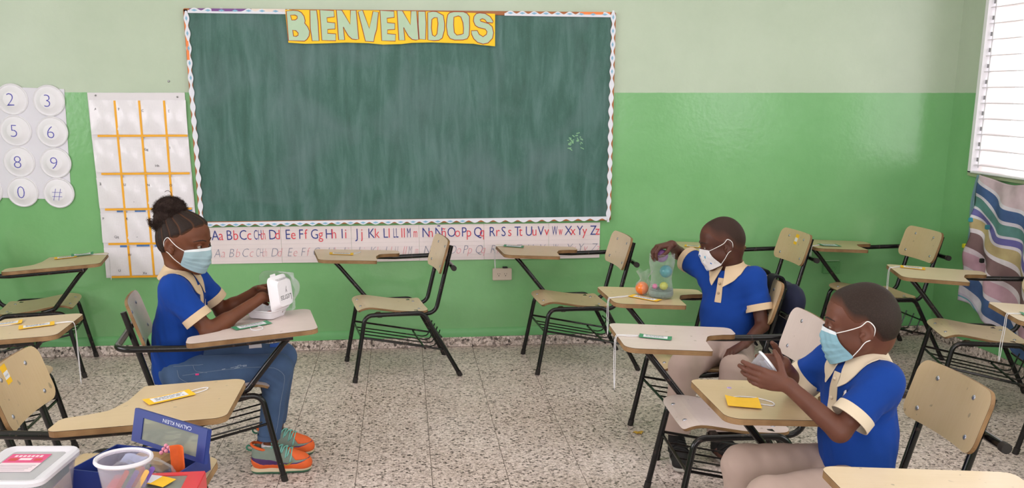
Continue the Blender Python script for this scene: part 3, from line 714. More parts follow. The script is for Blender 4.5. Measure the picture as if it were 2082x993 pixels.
def chair_meshes():
    for nm, s in (('l', 1), ('r', -1)):
        y = lambda a: s*a
        path = fillet([(.243, y(.222), .006), (.176, y(.20), .352), (-.132, y(.20), .352), (-.318, y(.228), .006)], [0, .045, .055, 0], 6)
        k = max(range(len(path)-1), key=lambda i: (path[i+1]-path[i]).length if path[i].z > .34 and path[i+1].z > .34 else 0)
        mid = (path[k]+path[k+1])/2
        a = MB(); a.tube(path[:k+1]+[mid], .0115, 12); CH['leg_f'+nm] = mesh_of(a)
        a = MB(); a.tube([mid]+path[k+1:], .0115, 12); CH['leg_r'+nm] = mesh_of(a)
        for q, P in (('f', path[0:2]), ('r', [path[-1], path[-2]])):
            d = (P[1]-P[0]).normalized(); a = MB(); a.tube([P[0]-d*.006, P[0]+d*.022], .0135, 12); CH['cap_'+q+nm] = mesh_of(a)
        up = fillet([(.12, y(.14), .341), (-.205, y(.14), .333), (-.298, y(.14), .695)], [0, .055, 0], 7)
        a = MB(); a.tube(up, .0115, 12)
        for xx in (.10, -.10): a.box((xx, y(.168), .347), (.028, .075, .018), bev=.004)
        CH['post_'+nm] = mesh_of(a)
    me = plate_mesh('seat', rowset(.39, .05, 16), 9, seatP, lambda s, w_: -seatN(s, w_), .011, cornered(.176, .05, .39))
    CH['seat'] = me
    CH['backrest'] = plate_mesh('backrest', rowset(.18, .04, 6), 15, backP, backN, .012, cornered(.190, .04, .18))
    # tablet
    out = fillet(tabl, [.035, .045, .012, .05, .05, .05, .03, .03], 6, True)
    o2 = [(p[0], p[1]) for p in out]
    mb = MB(); mb.prism(o2[::-1] if sum(o2[i][0]*o2[(i+1) % len(o2)][1]-o2[(i+1) % len(o2)][0]*o2[i][1] for i in range(len(o2))) < 0 else o2, -.018, 0, 0, 1)
    me = mesh_of(mb, False); uv = me.uv_layers.new(name='UVMap')
    for p in me.polygons:
        if p.material_index == 1:
            for l in p.loop_indices:
                v = me.vertices[me.loops[l].vertex_index].co; uv.data[l].uv = (v.x+v.y, (v.z+.018)/.018)
    CH['tablet'] = me
    # arm tube: under the tablet, back along the right side, across behind the backrest to the capped end
    z = lambda x: TABTOP(x)-.018-.0125
    arm = fillet([(.30, -.285, z(.30)), (-.05, -.288, z(-.05)), (-.325, -.262, .583), (-.305, .0, .586), (-.292, .225, .588)], [0, .1, .055, .1, 0], 7)
    a = MB(); a.tube(arm, .0125, 12); CH['arm'] = mesh_of(a)
    a = MB(); a.tube([(-.2925, .215, .588), (-.2915, .237, .588)], .0145, 12); CH['arm_cap'] = mesh_of(a)
    st = fillet([(.305, -.215, z(.305)-.002), (.262, -.205, .545), (.125, -.185, .372), (.06, -.17, .352)], [0, .02, .04, 0], 5)
    a = MB(); a.tube(st, .0115, 12); CH['strut'] = mesh_of(a)
    a = MB(); a.lathe([(.001, -.016), (.03, -.015), (.055, -.005), (.06, 0)], 24, xf=Matrix.Translation((.262, -.20, TABTOP(.262)-.0185)) @ Matrix.Rotation(-TILT, 4, 'Y') @ Matrix.Diagonal((.7, 1.05, 1, 1)), capb=True); CH['bracket'] = mesh_of(a)
    # book rack
    a = MB()
    for s in (-1, 1): a.tube([(.196, s*.203, .236), (-.236, s*.207, .146)], .0055, 8)
    a.tube([(.196, -.205, .226), (.196, .205, .226)], .0055, 8); a.tube([(-.135, -.205, .158), (-.135, .205, .158)], .0055, 8)
    CH['rack'] = mesh_of(a)
    for i, yy in enumerate((-.12, -.04, .04, .12)):
        a = MB(); a.tube(fillet([(.198, yy, .222), (-.175, yy, .146), (-.205, yy, .150), (-.232, yy, .235)], [0, .04, .04, 0], 4), .0035, 6); CH['rod%d' % i] = mesh_of(a)
    a = MB(); a.tube([(-.225, -.205, .215), (-.225, .205, .215)], .0045, 8); CH['rack_end'] = mesh_of(a)
    a = MB(); a.lathe([(.0005, .0035), (.005, .003), (.0075, .0008), (.008, -.002)], 12); CH['rivet'] = mesh_of(a)
chair_meshes()
def with_mats(key, *ms):
    me = CH[key].copy()
    for m in ms: me.materials.append(m)
    return me
MCACHE = {}
def M_(key, *ms):
    k = (key, *[m.name for m in ms])
    if k not in MCACHE: MCACHE[k] = with_mats(key, *ms)
    return MCACHE[k]
CHAIRS = {}
def chair(key, x, y, rot, top, seat, back, label):
    r = empty('tablet_chair', (x, y, 0), rot); tag(r, label, 'chair', 'tablet-arm chairs around the classroom')
    for q in 'fr':
        for s in 'lr':
            o = link('leg', M_('leg_'+q+s, BLK), r); link('foot_cap', M_('cap_'+q+s, RUB), o)
    for s in 'lr': link('back_post', M_('post_'+s, BLK), r)
    o = link('seat', M_('seat', LAM[seat], PLY), r)
    for sx, sy in ((.15, .09), (.15, -.09), (.82, .1), (.82, -.1)):
        p = seatP(sx, sy); q = link('rivet', M_('rivet', RIV), o); q.location = p+Vector((0, 0, .006))
    o = link('backrest', M_('backrest', LAM[back], PLY), r)
    for s, w_ in ((.78, .095), (.78, -.095), (.2, .13), (.2, -.13)):
        q = link('rivet', M_('rivet', RIV), o); q.location = backP(s, w_)+backN(s, w_)*.006; q.rotation_euler = (0, R(73), 0)
    o = link('tablet', M_('tablet', LAM[top], PLY), r); o.rotation_euler = (0, -TILT, 0); o.location = (0, 0, .609)
    o = link('arm_tube', M_('arm', BLK), r); link('end_cap', M_('arm_cap', RUB), o)
    link('strut', M_('strut', BLK), r); link('tablet_bracket', M_('bracket', BLK), r)
    o = link('book_rack', M_('rack', BLK), r); link('end_bar', M_('rack_end', BLK), o)
    for i in range(4): link('rod', M_('rod%d' % i, BLK), o)
    CHAIRS[key] = Matrix.Translation((x, y, 0)) @ Matrix.Rotation(rot, 4, 'Z'); r['key'] = 0; del r['key']
    return r
chair('W1', -.0775, -.4642, 3.2904, 'pale', 'pale', 'pale', 'empty tablet chair under the middle of the alphabet strip, yellow tag on its tablet')
chair('W2', .9174, -.4309, 3.2013, 'cream', 'cream', 'pale', 'empty tablet chair in front of the ivory wall outlet')
chair('B1', 1.2506, -1.7613, 3.1668, 'cream', 'cream', 'cream', 'tablet chair seating the boy with the plastic jar, backpack on its back')
chair('C4', 1.1353, -2.5171, 3.1048, 'grey', 'grey', 'grey', 'greyed tablet chair with a green tag and long string, between the two boys')
chair('B2', 1.2414, -3.2809, 3.1388, 'cream', 'cream', 'cream', 'tablet chair seating the boy with the round badge, yellow card on its tablet')
chair('C6', 1.3262, -4.0449, 3.0906, 'pale', 'cream', 'cream', 'nearest tablet chair at the bottom right, only its writing tablet showing')
chair('C7', 1.93, -.40, 3.2, 'cream', 'cream', 'cream', 'tablet chair by the back wall with a yellow sticker on its backrest')
chair('C8', 2.6976, -.3873, 3.1842, 'cream', 'cream', 'cream', 'empty tablet chair in the right rear corner in front of the painted-over outlet')
chair('C9', 2.7369, -1.4109, 2.8962, 'pale', 'pale', 'pale', 'empty tablet chair below the striped cloth, yellow tag on its tablet')
chair('C10', 2.73, -2.35, 2.93, 'pale', 'pale', 'pale', 'tablet chair cut off by the right edge, strings hanging from its tablet')
chair('G', -.7752, -1.8887, .1736, 'grey', 'grey', 'grey', 'tablet chair seating the girl, seen from the side with scuffed arm tube')
chair('L2', -.888, -2.8354, -.0008, 'cream', 'cream', 'cream', 'yellowish tablet chair at the lower left with a yellow sticker on its backrest')
chair('L5', -.8514, -3.4984, -.0466, 'cream', 'cream', 'cream', 'nearest tablet chair at the lower left, carrying the boxes and tub')
chair('L3', -1.9994, -.2866, .1487, 'cream', 'cream', 'cream', 'empty tablet chair at the far left against the back wall')
chair('L4', -1.6665, -1.8276, .0258, 'cream', 'cream', 'cream', 'tablet chair at the left edge with two yellow tags on its tablet')
# ---------------------------------------------------------------- bodies: smooth unions of tapered limbs, meshed by surface nets
V = lambda *a: np.array(a, float)
def unit(v): v = np.asarray(v, float); return v/np.linalg.norm(v)
class Sdf:
    def __init__(s): s.ops = []; s.post = []
    def add(s, f, lo, hi, k=.01, op='u'): s.ops.append((op, f, np.asarray(lo, float), np.asarray(hi, float), k)); return s
    def cone(s, a, b, ra, rb=None, k=.01, op='u', flat=None):
        """tapered limb from a to b; flat=(axis, factor) squashes it along an axis"""
        a = V(*a); b = V(*b); rb = ra if rb is None else rb; r = max(ra, rb)
        if flat is None:
            ba = b-a; L2 = max(ba@ba, 1e-12)
            def f(P):
                pa = P-a; h = np.clip(pa@ba/L2, 0, 1); q = pa-h[:, None]*ba
                return np.sqrt((q*q).sum(1))-(ra+h*(rb-ra))
        else:
            ax = unit(flat[0]); sc = flat[1]; M = np.eye(3)+(1/sc-1)*np.outer(ax, ax)
            a2 = M@a; ba = M@b-a2; L2 = max(ba@ba, 1e-12); g = min(1, sc)
            def f(P):
                pa = P@M.T-a2; h = np.clip(pa@ba/L2, 0, 1); q = pa-h[:, None]*ba
                return (np.sqrt((q*q).sum(1))-(ra+h*(rb-ra)))*g
            r *= max(1, sc)
        return s.add(f, np.minimum(a, b)-r, np.maximum(a, b)+r, k, op)
    def ell(s, c, r, B=None, k=.01, op='u'):
        c = V(*c); r = V(*r); B = np.eye(3) if B is None else np.asarray(B, float)   # rows of B: axes
        def f(P):
            q = (P-c)@B.T; k0 = np.sqrt(((q/r)**2).sum(1)); k1 = np.sqrt(((q/r**2)**2).sum(1))+1e-9
            return k0*(k0-1)/k1
        R_ = r.max(); return s.add(f, c-R_, c+R_, k, op)
    def cut(s, p, n, k=.004):
        """keep the side the normal n points away from"""
        p = V(*p); n = unit(n)
        return s.add(lambda P: (P-p)@n, [-9]*3, [9]*3, k, 'i')
    def fn(s, f, k=.004, op='i'): return s.add(f, [-9]*3, [9]*3, k, op)
    def merge(s, o): s.ops += o.ops; return s
    def __call__(s, P):
        d = np.full(len(P), 1.0)
        for op, f, lo, hi, k in s.ops:
            m = .045+k
            if lo[0] > -5:
                idx = np.nonzero(((P > lo-m) & (P < hi+m)).all(1))[0]
                if not len(idx): continue
                v = f(P[idx]); c = d[idx]
            else: idx = slice(None); v = f(P); c = d
            if op == 'u': h = np.maximum(k-np.abs(c-v), 0)/k; r = np.minimum(c, v)-h*h*k*.25
            elif op == 's': v = -v; h = np.maximum(k-np.abs(c-v), 0)/k; r = np.maximum(c, v)+h*h*k*.25
            else: h = np.maximum(k-np.abs(c-v), 0)/k; r = np.maximum(c, v)+h*h*k*.25
            d[idx] = r
        for f in s.post: d = f(P, d)
        return d
    def bounds(s):
        lo = np.min([o[2] for o in s.ops if o[0] == 'u' and o[2][0] > -5], 0); hi = np.max([o[3] for o in s.ops if o[0] == 'u' and o[2][0] > -5], 0)
        return lo-.03, hi+.03
    def grad(s, P, e=.0015):
        g = np.stack([s(P+e*np.eye(3)[i])-s(P-e*np.eye(3)[i]) for i in range(3)], 1)
        return g/(np.linalg.norm(g, axis=1, keepdims=True)+1e-9)
def chunked(f, P, n=400000):
    return np.concatenate([f(P[i:i+n]) for i in range(0, len(P), n)]) if len(P) > n else f(P)
def mesh_sdf(sdf, vox, lo=None, hi=None, refine=2):
    l, h = sdf.bounds(); lo = l if lo is None else np.asarray(lo, float); hi = h if hi is None else np.asarray(hi, float)
    C = 4; n = np.ceil((hi-lo)/(vox*C)).astype(int)+1
    g = [lo[i]+(np.arange(n[i])*C+(C-1)/2)*vox for i in range(3)]
    X = np.stack(np.meshgrid(*g, indexing='ij'), -1).reshape(-1, 3)
    dc = chunked(sdf, X).reshape(n)
    act = np.abs(dc) < vox*C*1.5
    D = np.repeat(np.repeat(np.repeat(np.where(dc < 0, -1., 1.).astype(np.float32), C, 0), C, 1), C, 2)
    ci = np.argwhere(act)
    off = np.stack(np.meshgrid(range(C), range(C), range(C), indexing='ij'), -1).reshape(-1, 3)
    fi = (ci[:, None, :]*C+off[None]).reshape(-1, 3)
    D[fi[:, 0], fi[:, 1], fi[:, 2]] = chunked(sdf, lo+fi*vox)
    S = D < 0; dim = np.array(D.shape); cid = {}
    stride = np.array([dim[1]*dim[2], dim[2], 1])
    acc_k = []; acc_p = []; quads = []
    for ax in range(3):
        a = [slice(None)]*3; b = [slice(None)]*3; a[ax] = slice(0, -1); b[ax] = slice(1, None)
        e = np.argwhere(S[tuple(a)] != S[tuple(b)])
        u, v = (ax+1) % 3, (ax+2) % 3
        e = e[(e[:, u] > 0) & (e[:, v] > 0)]
        e2 = e.copy(); e2[:, ax] += 1
        d0 = D[e[:, 0], e[:, 1], e[:, 2]]; d1 = D[e2[:, 0], e2[:, 1], e2[:, 2]]
        t = d0/(d0-d1); p = e.astype(float); p[:, ax] += t
        cells = []
        for du, dv in ((-1, -1), (0, -1), (0, 0), (-1, 0)):
            c = e.copy(); c[:, u] += du; c[:, v] += dv; k = c@stride; cells.append(k); acc_k.append(k); acc_p.append(p)
        q = np.stack(cells, 1); flip = d0 > 0; q[flip] = q[flip][:, ::-1]; quads.append(q)
    K = np.concatenate(acc_k); P = np.concatenate(acc_p)
    uq, inv = np.unique(K, return_inverse=True); cnt = np.bincount(inv)
    vs = np.stack([np.bincount(inv, P[:, i])/cnt for i in range(3)], 1)
    F = np.searchsorted(uq, np.concatenate(quads)); vs = lo+vs*vox
    for _ in range(refine):
        d = chunked(sdf, vs); gr = sdf.grad(vs) if len(vs) < 400000 else 0
        vs = vs-gr*np.clip(d, -vox, vox)[:, None]*.8
    return vs, F
def sdf_object(name, sdf, vox, m, parent=None, lo=None, hi=None, refine=2, matfn=None):
    v, f = mesh_sdf(sdf, vox, lo, hi, refine)
    me = bpy.data.meshes.new(name)
    me.vertices.add(len(v)); me.vertices.foreach_set('co', v.astype(np.float32).ravel())
    me.loops.add(f.size); me.loops.foreach_set('vertex_index', f.astype(np.int32).ravel())
    me.polygons.add(len(f)); me.polygons.foreach_set('loop_start', np.arange(0, f.size, 4, dtype=np.int32)); me.polygons.foreach_set('loop_total', np.full(len(f), 4, np.int32))
    for x in (m if isinstance(m, (list, tuple)) else [m]): me.materials.append(x)
    if matfn is not None: me.polygons.foreach_set('material_index', matfn(v[f].mean(1)).astype(np.int32))
    me.polygons.foreach_set('use_smooth', [True]*len(f)); me.update(calc_edges=True); me.validate()
    return link(name, me, parent)
def to_surface(sdf, P, off=.002, it=4):
    P = np.asarray(P, float)
    for _ in range(it): P = P-sdf.grad(P)*(sdf(P)-off)[:, None]
    return P
def push_out(sdf, P, off=.002, it=3):
    P = np.asarray(P, float)
    for _ in range(it):
        d = sdf(P); P = P+sdf.grad(P)*np.maximum(off-d, 0)[:, None]
    return P
def wave(seed, freq, n=5):
    r = np.random.RandomState(seed); A = r.normal(size=(n, 3))*freq; ph = r.uniform(0, 6.28, n)
    return lambda P: sum(np.sin(P@A[i]+ph[i]) for i in range(n))/n
# ---------------------------------------------------------------- body parts
HEADP = lambda H: [
]
def head_frame(c, yaw, pitch, roll=0, s=1.0):
    """rows: forward, left, up of the head in person space"""
    Rz = np.array(Matrix.Rotation(yaw, 3, 'Z') @ Matrix.Rotation(pitch, 3, 'Y') @ Matrix.Rotation(roll, 3, 'X'))
    return dict(c=V(*c), B=Rz.T, s=s)
def hp(H, p): return H['c']+(np.asarray(p, float)*H['s'])@H['B']
def hloc(H, P): return ((P-H['c'])@H['B'].T)/H['s']
def cranium(sd, H, grow=0.0, k=.03):
    s = H['s']; B = H['B']
    for c, r in (((-.010, 0, .024), (.084, .072, .084)), ((.039, 0, .032), (.047, .059, .053)), ((-.036, 0, -.002), (.057, .061, .060))):
        sd.ell(hp(H, c), np.array(r)*s+grow, B, k*s)
def face(sd, H, lid=.0027):
    s = H['s']; B = H['B']; q = lambda *p: hp(H, p)
    cranium(sd, H)
    sd.ell(q(.030, 0, -.030), np.array([.055, .056, .062])*s, B, .03*s)
    for y in (1, -1):
        sd.ell(q(.048, y*.034, -.034), np.array([.027, .026, .028])*s, B, .02*s)
        sd.cone(q(.0, y*.047, -.050), q(.058, y*.014, -.088), .017*s, .016*s, .03*s)
        sd.cone(q(.079, y*.012, .016), q(.066, y*.043, .015), .0075*s, .0065*s, .016*s)
    sd.ell(q(.066, 0, -.090), np.array([.017, .019, .015])*s, B, .02*s)
    sd.cone(q(.081, 0, .002), q(.093, 0, -.032), .006*s, .0095*s, .014*s)
    for y in (1, -1): sd.ell(q(.087, y*.0125, -.036), np.array([.010, .0085, .008])*s, B, .008*s)
    sd.cone(q(.086, .016, -.060), q(.086, -.016, -.060), .0075*s, None, .010*s)
    sd.cone(q(.083, .014, -.070), q(.083, -.014, -.070), .0080*s, None, .008*s)
    for y in (1, -1):
        e = unit(V(1, y*.42, 0)); E = np.array([[e[0], e[1], 0], [-e[1], e[0], 0], [0, 0, 1]])@B
        sd.ell(q(.0850, y*.031, -.001), np.array([.011, .0150, .0100])*s, E, .012*s, 's')
        sd.ell(q(.0728, y*.030, -.0012), np.array([.0133, .0133, .0130])*s, B, .004*s)
        sd.ell(q(.0850, y*.0345, -.0018), np.array([.0110, .0112, lid])*s, E, .0015*s, 's')
    for y in (1, -1):   # ears: rim, bowl, lobe
        E = np.array(Matrix.Rotation(y*R(-22), 3, 'Z') @ Matrix.Rotation(R(8), 3, 'Y')).T@B
        sd.ell(q(-.014, y*.076, -.006), np.array([.0175, .0075, .028])*s, E, .008*s)
        sd.ell(q(-.010, y*.083, -.004), np.array([.0115, .006, .019])*s, E, .004*s, 's')
        sd.cone(q(-.004, y*.079, -.012), q(.002, y*.075, -.020), .0045*s, .005*s, .006*s)
        sd.ell(q(-.006, y*.075, -.031), np.array([.008, .006, .009])*s, E, .006*s)
def eyes(H, parent, gaze=(1, 0, -.1), which=(1, -1), lashes=False):
    W = mat('eye_white', '#a0958d', .25, .03, 60); I = mat('eye_iris', '#26150e', .15); 
    for y in which:
        b = MB(); c = hp(H, (.0728, y*.030, -.0012)); r = .0118*H['s']
        b.ball((0, 0, 0), r, 20, 14, 0)
        g = Vector(unit(np.array(gaze)@H['B'])); X = g.to_track_quat('Z', 'Y').to_matrix().to_4x4()
        b.lathe([(.0001, r*1.03), (r*.3, r*1.0), (r*.58, r*.845)], 16, 1, xf=X)
        o = b.build('eye', [W, I], parent, smooth=True); o.location = Vector(c)
def hair_cap(H, name, parent, m, thick, line, extra=None, vox=.0028, fade=.03, blend=.03):
    sd = Sdf(); cranium(sd, H, thick*H['s'])
    xs, zs = zip(*line); f_ = lambda P: None
    def cutf(P):
        q = hloc(H, P); zl = np.interp(q[:, 0], xs, zs)
        return (zl-q[:, 2])*.75*H['s']
    def post(P, d):
        q = hloc(H, P); zl = np.interp(q[:, 0], xs, zs)
        d = d+thick*H['s']*(1-np.clip((q[:, 2]-zl)/fade, 0, 1))**1.5
        if extra is not None: d = extra(q, P, d)
        return np.maximum(d, cutf(P))
    sd.post.append(post)
    o = sdf_object(name, sd, vox, m, parent, refine=2)
    co = np.empty(len(o.data.vertices)*3, np.float32); o.data.vertices.foreach_get('co', co); q = hloc(H, co.reshape(-1, 3).astype(float))
    at = o.data.attributes.new('hair_amount', 'FLOAT', 'POINT'); at.data.foreach_set('value', np.clip((q[:, 2]-np.interp(q[:, 0], xs, zs))/blend, 0, 1).astype(np.float32))
    return o
def hand(sd, w, fwd, palm, side, curl=(30, 40, 30), s=1.0, thumb=(.62, .62, -.45), tcurl=20, spread=6, per=None):
    """a hand with five fingers: w wrist, fwd wrist-to-knuckle direction, palm the way the palm faces, side +1 when the thumb lies to fwd x back's left"""
    x = unit(fwd); z = -unit(np.asarray(palm, float)-x*(np.asarray(palm, float)@x)); y = np.cross(z, x)*side
    B = np.stack([x, y, z]); q = lambda *p: V(*w)+(np.array(p)*s)@B; k = .006*s
    sd.cone(q(-.005, 0, 0), q(.02, 0, 0), .0175*s, .0185*s, .012*s, flat=(z, .72))
    sd.ell(q(.040, .001, 0), np.array([.037, .029, .0125])*s, B, .010*s)
    ys = (.0225, .0075, -.0075, -.0215); kx = (.070, .073, .070, .064)
    ln = ((.030, .019, .015), (.033, .022, .016), (.030, .020, .015), (.023, .015, .013)); rr = ((.0084, .0077, .0070, .0060), (.0086, .0079, .0071, .0061), (.0083, .0077, .0069, .0059), (.0074, .0068, .0062, .0054))
    for i in range(4):
        c = per[i] if per else curl
        sd.cone(q(.018, ys[i]*.55, 0), q(kx[i], ys[i], -.0005), .0095*s, rr[i][0]*1.08*s, k)
        p = np.array([kx[i], ys[i], -.0005]); a = 0; sp = R(spread)*(1.5-i)/1.5
        for j in range(3):
            a += R(c[j]); d = np.array([math.cos(a)*math.cos(sp), math.cos(a)*math.sin(sp), -math.sin(a)])
            n = p+d*ln[i][j]; sd.cone(q(*p), q(*n), rr[i][j]*s, rr[i][j+1]*s, .0025*s); p = n
    p = np.array([.016, .019, -.004]); d = unit(np.array(thumb)); ax = unit(np.cross(d, [1, -.3, -.2]))
    sd.cone(q(.014, .010, -.002), q(*p), .012*s, .0115*s, k)
    for l, r0, r1, c in ((.030, .0112, .0090, 0), (.024, .0088, .0078, tcurl), (.019, .0076, .0060, tcurl)):
        a = R(c); d = d*math.cos(a)+np.cross(ax, d)*math.sin(a)+ax*(ax@d)*(1-math.cos(a))
        n = p+d*l; sd.cone(q(*p), q(*n), r0*s, r1*s, .003*s); p = n
def mask_mesh(H, headsdf, parent, m, az=58, top=.012, bot=-.098, edge=(.0, -.066), pleats=True, name='face_mask', th=.0012, white=None, azb=None):
    """a cloth mask stretched over nose, mouth and chin"""
    nu, nv = 41, 31; s = H['s']; azb = az if azb is None else azb
    U, Vv = np.meshgrid(np.linspace(-1, 1, nu), np.linspace(0, 1, nv)); a = (R(az)+(R(azb)-R(az))*Vv**1.3)*U
    e0 = edge[0]+(top-edge[0])*np.cos(U*PI/2)**.8; e1 = edge[1]+(bot-edge[1])*np.cos(U*PI/2)**.7
    z = e0+(e1-e0)*Vv
    org = np.stack([np.full_like(z, -.005), np.zeros_like(z), z*.55], -1); dirv = np.stack([np.cos(a), np.sin(a)*.92, (z-z*.55)/.085], -1)
    dirv /= np.linalg.norm(dirv, axis=-1, keepdims=True)
    O = hp(H, org.reshape(-1, 3)); Dw = dirv.reshape(-1, 3)@H['B']
    t = np.full(len(O), .15*s)
    for _ in range(40): t -= np.clip(headsdf(O+Dw*t[:, None])-.0025, -.02, .02)*.8
    r = t.reshape(nv, nu)
    for _ in range(70):
        p = np.pad(r, 1, mode='edge'); bl = (p[:-2, 1:-1]+p[2:, 1:-1]+p[1:-1, :-2]+p[1:-1, 2:])/4; r = np.maximum(bl, t.reshape(nv, nu))
    inner = np.cos(U*PI/2)**.5*np.sin(PI*np.clip(Vv, 0, 1))**.5
    r = r+.0015*s*inner
    if pleats:
        for v0 in (.36, .56, .74): r = r+.0030*s*inner*np.clip(1-(Vv-v0)/.15, 0, 1)*(Vv > v0)
    r = r+.0011*np.sin(U*9+Vv*5)*inner+.0008*np.sin(U*21-Vv*7)*inner
    P = O+Dw*r.reshape(-1, 1)
    mb = MB(); mb.shell(lambda u, v: tuple(P[round(v*(nv-1))*nu+round(u*(nu-1))]), nu, nv, th)
    if white: mb.m = [1 if min((i//2)//(nu-1), 99) < 3 and i < 2*(nu-1)*(nv-1) else 0 for i in range(len(mb.f))]
    o = mb.build(name, [m, white] if white else m, parent, smooth=60)
    G = P.reshape(nv, nu, 3)
    return o, G
def tube_part(name, pts, r, m, parent, n=8, closed=False, smoothpts=0, label=None):
    b = MB(); P = [Vector(p) for p in pts]
    if smoothpts: P = [smooth_curve([tuple(q) for q in pts], i/smoothpts) for i in range(smoothpts+1)]
    b.tube(P, r, n, closed=closed); o = b.build(name, m, parent, smooth=True)
    if label: o['label'] = label
    return o
def ring_part(name, c, axis, r, r2, h, th, m, parent, sdf=None, skew=None):
    """cuff: an open sleeve band around an axis"""
    ax = Vector(axis).normalized(); X = ax.to_track_quat('Z', 'Y').to_matrix().to_4x4(); X.translation = Vector(c)
    b = MB(); n = 36
    prof = [(r-.001, 0), (r+th, -.0005), (r+th+.0008, h*.5), (r2+th, h), (r2, h+.0005), (r2-.0015, h*.6), (r-.0045, .004)]
    b.lathe(prof, n, xf=X); o = b.build(name, m, parent, smooth=40); return o
def collar_part(parent, C, X, Y, Z, rn, m, shirt, stand=.040, front=.012, drop=.046, depth=.040, open_=9, point=.030):
    """folded polo collar: stands at the nape, falls on the shoulders and ends in two points"""
    C = V(*C); nu, nv = 61, 11; g = np.zeros((nv, nu, 3))
    for j in range(nv):
        v = j/(nv-1)
        for i in range(nu):
            u = i/(nu-1)*2-1; th = u*R(180-open_); f = abs(u)          # th=0 at the nape
            d = -math.cos(th)*X+math.sin(th)*Y; h = stand+(front-stand)*f**1.3
            pt = max(0, (f-.70)/.30)**1.2
            fold = min(1, v/.2); dn = max(0, (v-.14)/.86)
            p = C+d*(rn+.005*fold+(depth*.62+point*.35*pt)*dn)+Z*(h+.005*math.sin(fold*PI)-(drop+point*.9*pt)*dn)
            p = p+X*(.010*pt*dn)+Y*(np.sign(u)*.012*pt*dn)
            g[j, i] = p
    shirt.neck = False; P = push_out(shirt, g.reshape(-1, 3), .0034, 6); shirt.neck = True
    mb = MB(); mb.shell(lambda u, v: tuple(P[round(v*(nv-1))*nu+round(u*(nu-1))]), nu, nv, .0030)
    return mb.build('collar', m, parent, smooth=50)
def patch_on(sdf, pts, off, th, name, m, parent, nu=None):
    """a strip of cloth laid on a surface: pts is a grid [v][u] of points"""
    A = np.asarray(pts, float); nv, nu = A.shape[:2]; P = to_surface(sdf, A.reshape(-1, 3), off)
    mb = MB(); mb.shell(lambda u, v: tuple(P[round(v*(nv-1))*nu+round(u*(nu-1))]), nu, nv, th)
    return mb.build(name, m, parent, smooth=50)
def lerpgrid(a, b, c, d, nu, nv):
    a, b, c, d = (np.asarray(p, float) for p in (a, b, c, d))
    return [[(a*(1-u)+b*u)*(1-v)+(d*(1-u)+c*u)*v for u in np.linspace(0, 1, nu)] for v in np.linspace(0, 1, nv)]
# ---------------------------------------------------------------- the three children
def skin_mat(name, lo, hi):
    m, nt, b = new_mat(name); tc = nt.nodes.new('ShaderNodeTexCoord')
    n = N(nt, 'ShaderNodeTexNoise', i_Scale=14.0, i_Detail=5.0); nt.links.new(tc.outputs['Object'], n.inputs['Vector'])
    nt.links.new(ramp(nt, n.outputs[0], [(.3, lo), (.7, hi)]), b.inputs['Base Color'])
    b.inputs['Roughness'].default_value = .5; b.inputs['Specular IOR Level'].default_value = .32; b.inputs['Subsurface Weight'].default_value = .10; b.inputs['Subsurface Radius'].default_value = (.010, .004, .002)
    n2 = N(nt, 'ShaderNodeTexNoise', i_Scale=260.0, i_Detail=2.0); nt.links.new(tc.outputs['Object'], n2.inputs['Vector']); bump(nt, b, n2.outputs[0], .12, .001)
    return m
def fabric(name, c, var=.12, weave=900, st=.25, rough=.85):
    m, nt, b = new_mat(name); tc = nt.nodes.new('ShaderNodeTexCoord'); l = lin(c)
    n = N(nt, 'ShaderNodeTexNoise', i_Scale=9.0, i_Detail=6.0); nt.links.new(tc.outputs['Object'], n.inputs['Vector'])
    lo = tuple(x*(1-var) for x in l[:3])+(1,); hi = tuple(min(1, x*(1+var)) for x in l[:3])+(1,)
    nt.links.new(mixc(nt, n.outputs[0], lo, hi), b.inputs['Base Color']); b.inputs['Roughness'].default_value = rough; b.inputs['Specular IOR Level'].default_value = .12
    b.inputs['Sheen Weight'].default_value = .03
    v = N(nt, 'ShaderNodeTexVoronoi', i_Scale=float(weave)); nt.links.new(tc.outputs['Object'], v.inputs['Vector']); bump(nt, b, v.outputs[0], st, .0008)
    return m
SKIN_G = skin_mat('warm_brown_skin', '#5b321e', '#6b3e28'); SKIN_B = skin_mat('deep_brown_skin', '#47281f', '#573429'); SKIN_B2 = skin_mat('brown_skin', '#573326', '#684032')
POLO = fabric('royal_blue_pique', '#163c8a', .10, 700, .3); BEIGE = fabric('beige_knit', '#cbb395', .06, 800, .25); BEIGE2 = fabric('pale_beige_knit', '#d2c2ab', .06, 800, .25)
KHAKI = fabric('khaki_twill', '#ab968d', .08, 900, .2); DENIM = fabric('blue_denim', '#465b7c', .40, 1200, .3); WHITEC = fabric('white_cotton', '#dcd5da', .05, 500, .3)
HAIRM = mat('black_coily_hair', '#2a1d19', .75, .35, 240, bumpy=1.0, bscale=420, spec=.25); BUZZ = None
MASKB = mat('blue_mask_fabric', '#98b2bb', .75, .05, 40, bumpy=.15, bscale=300); MASKW = mat('white_mask_edge', '#dfe6ec', .75); ELAST = mat('white_elastic', '#e6e3e2', .7)
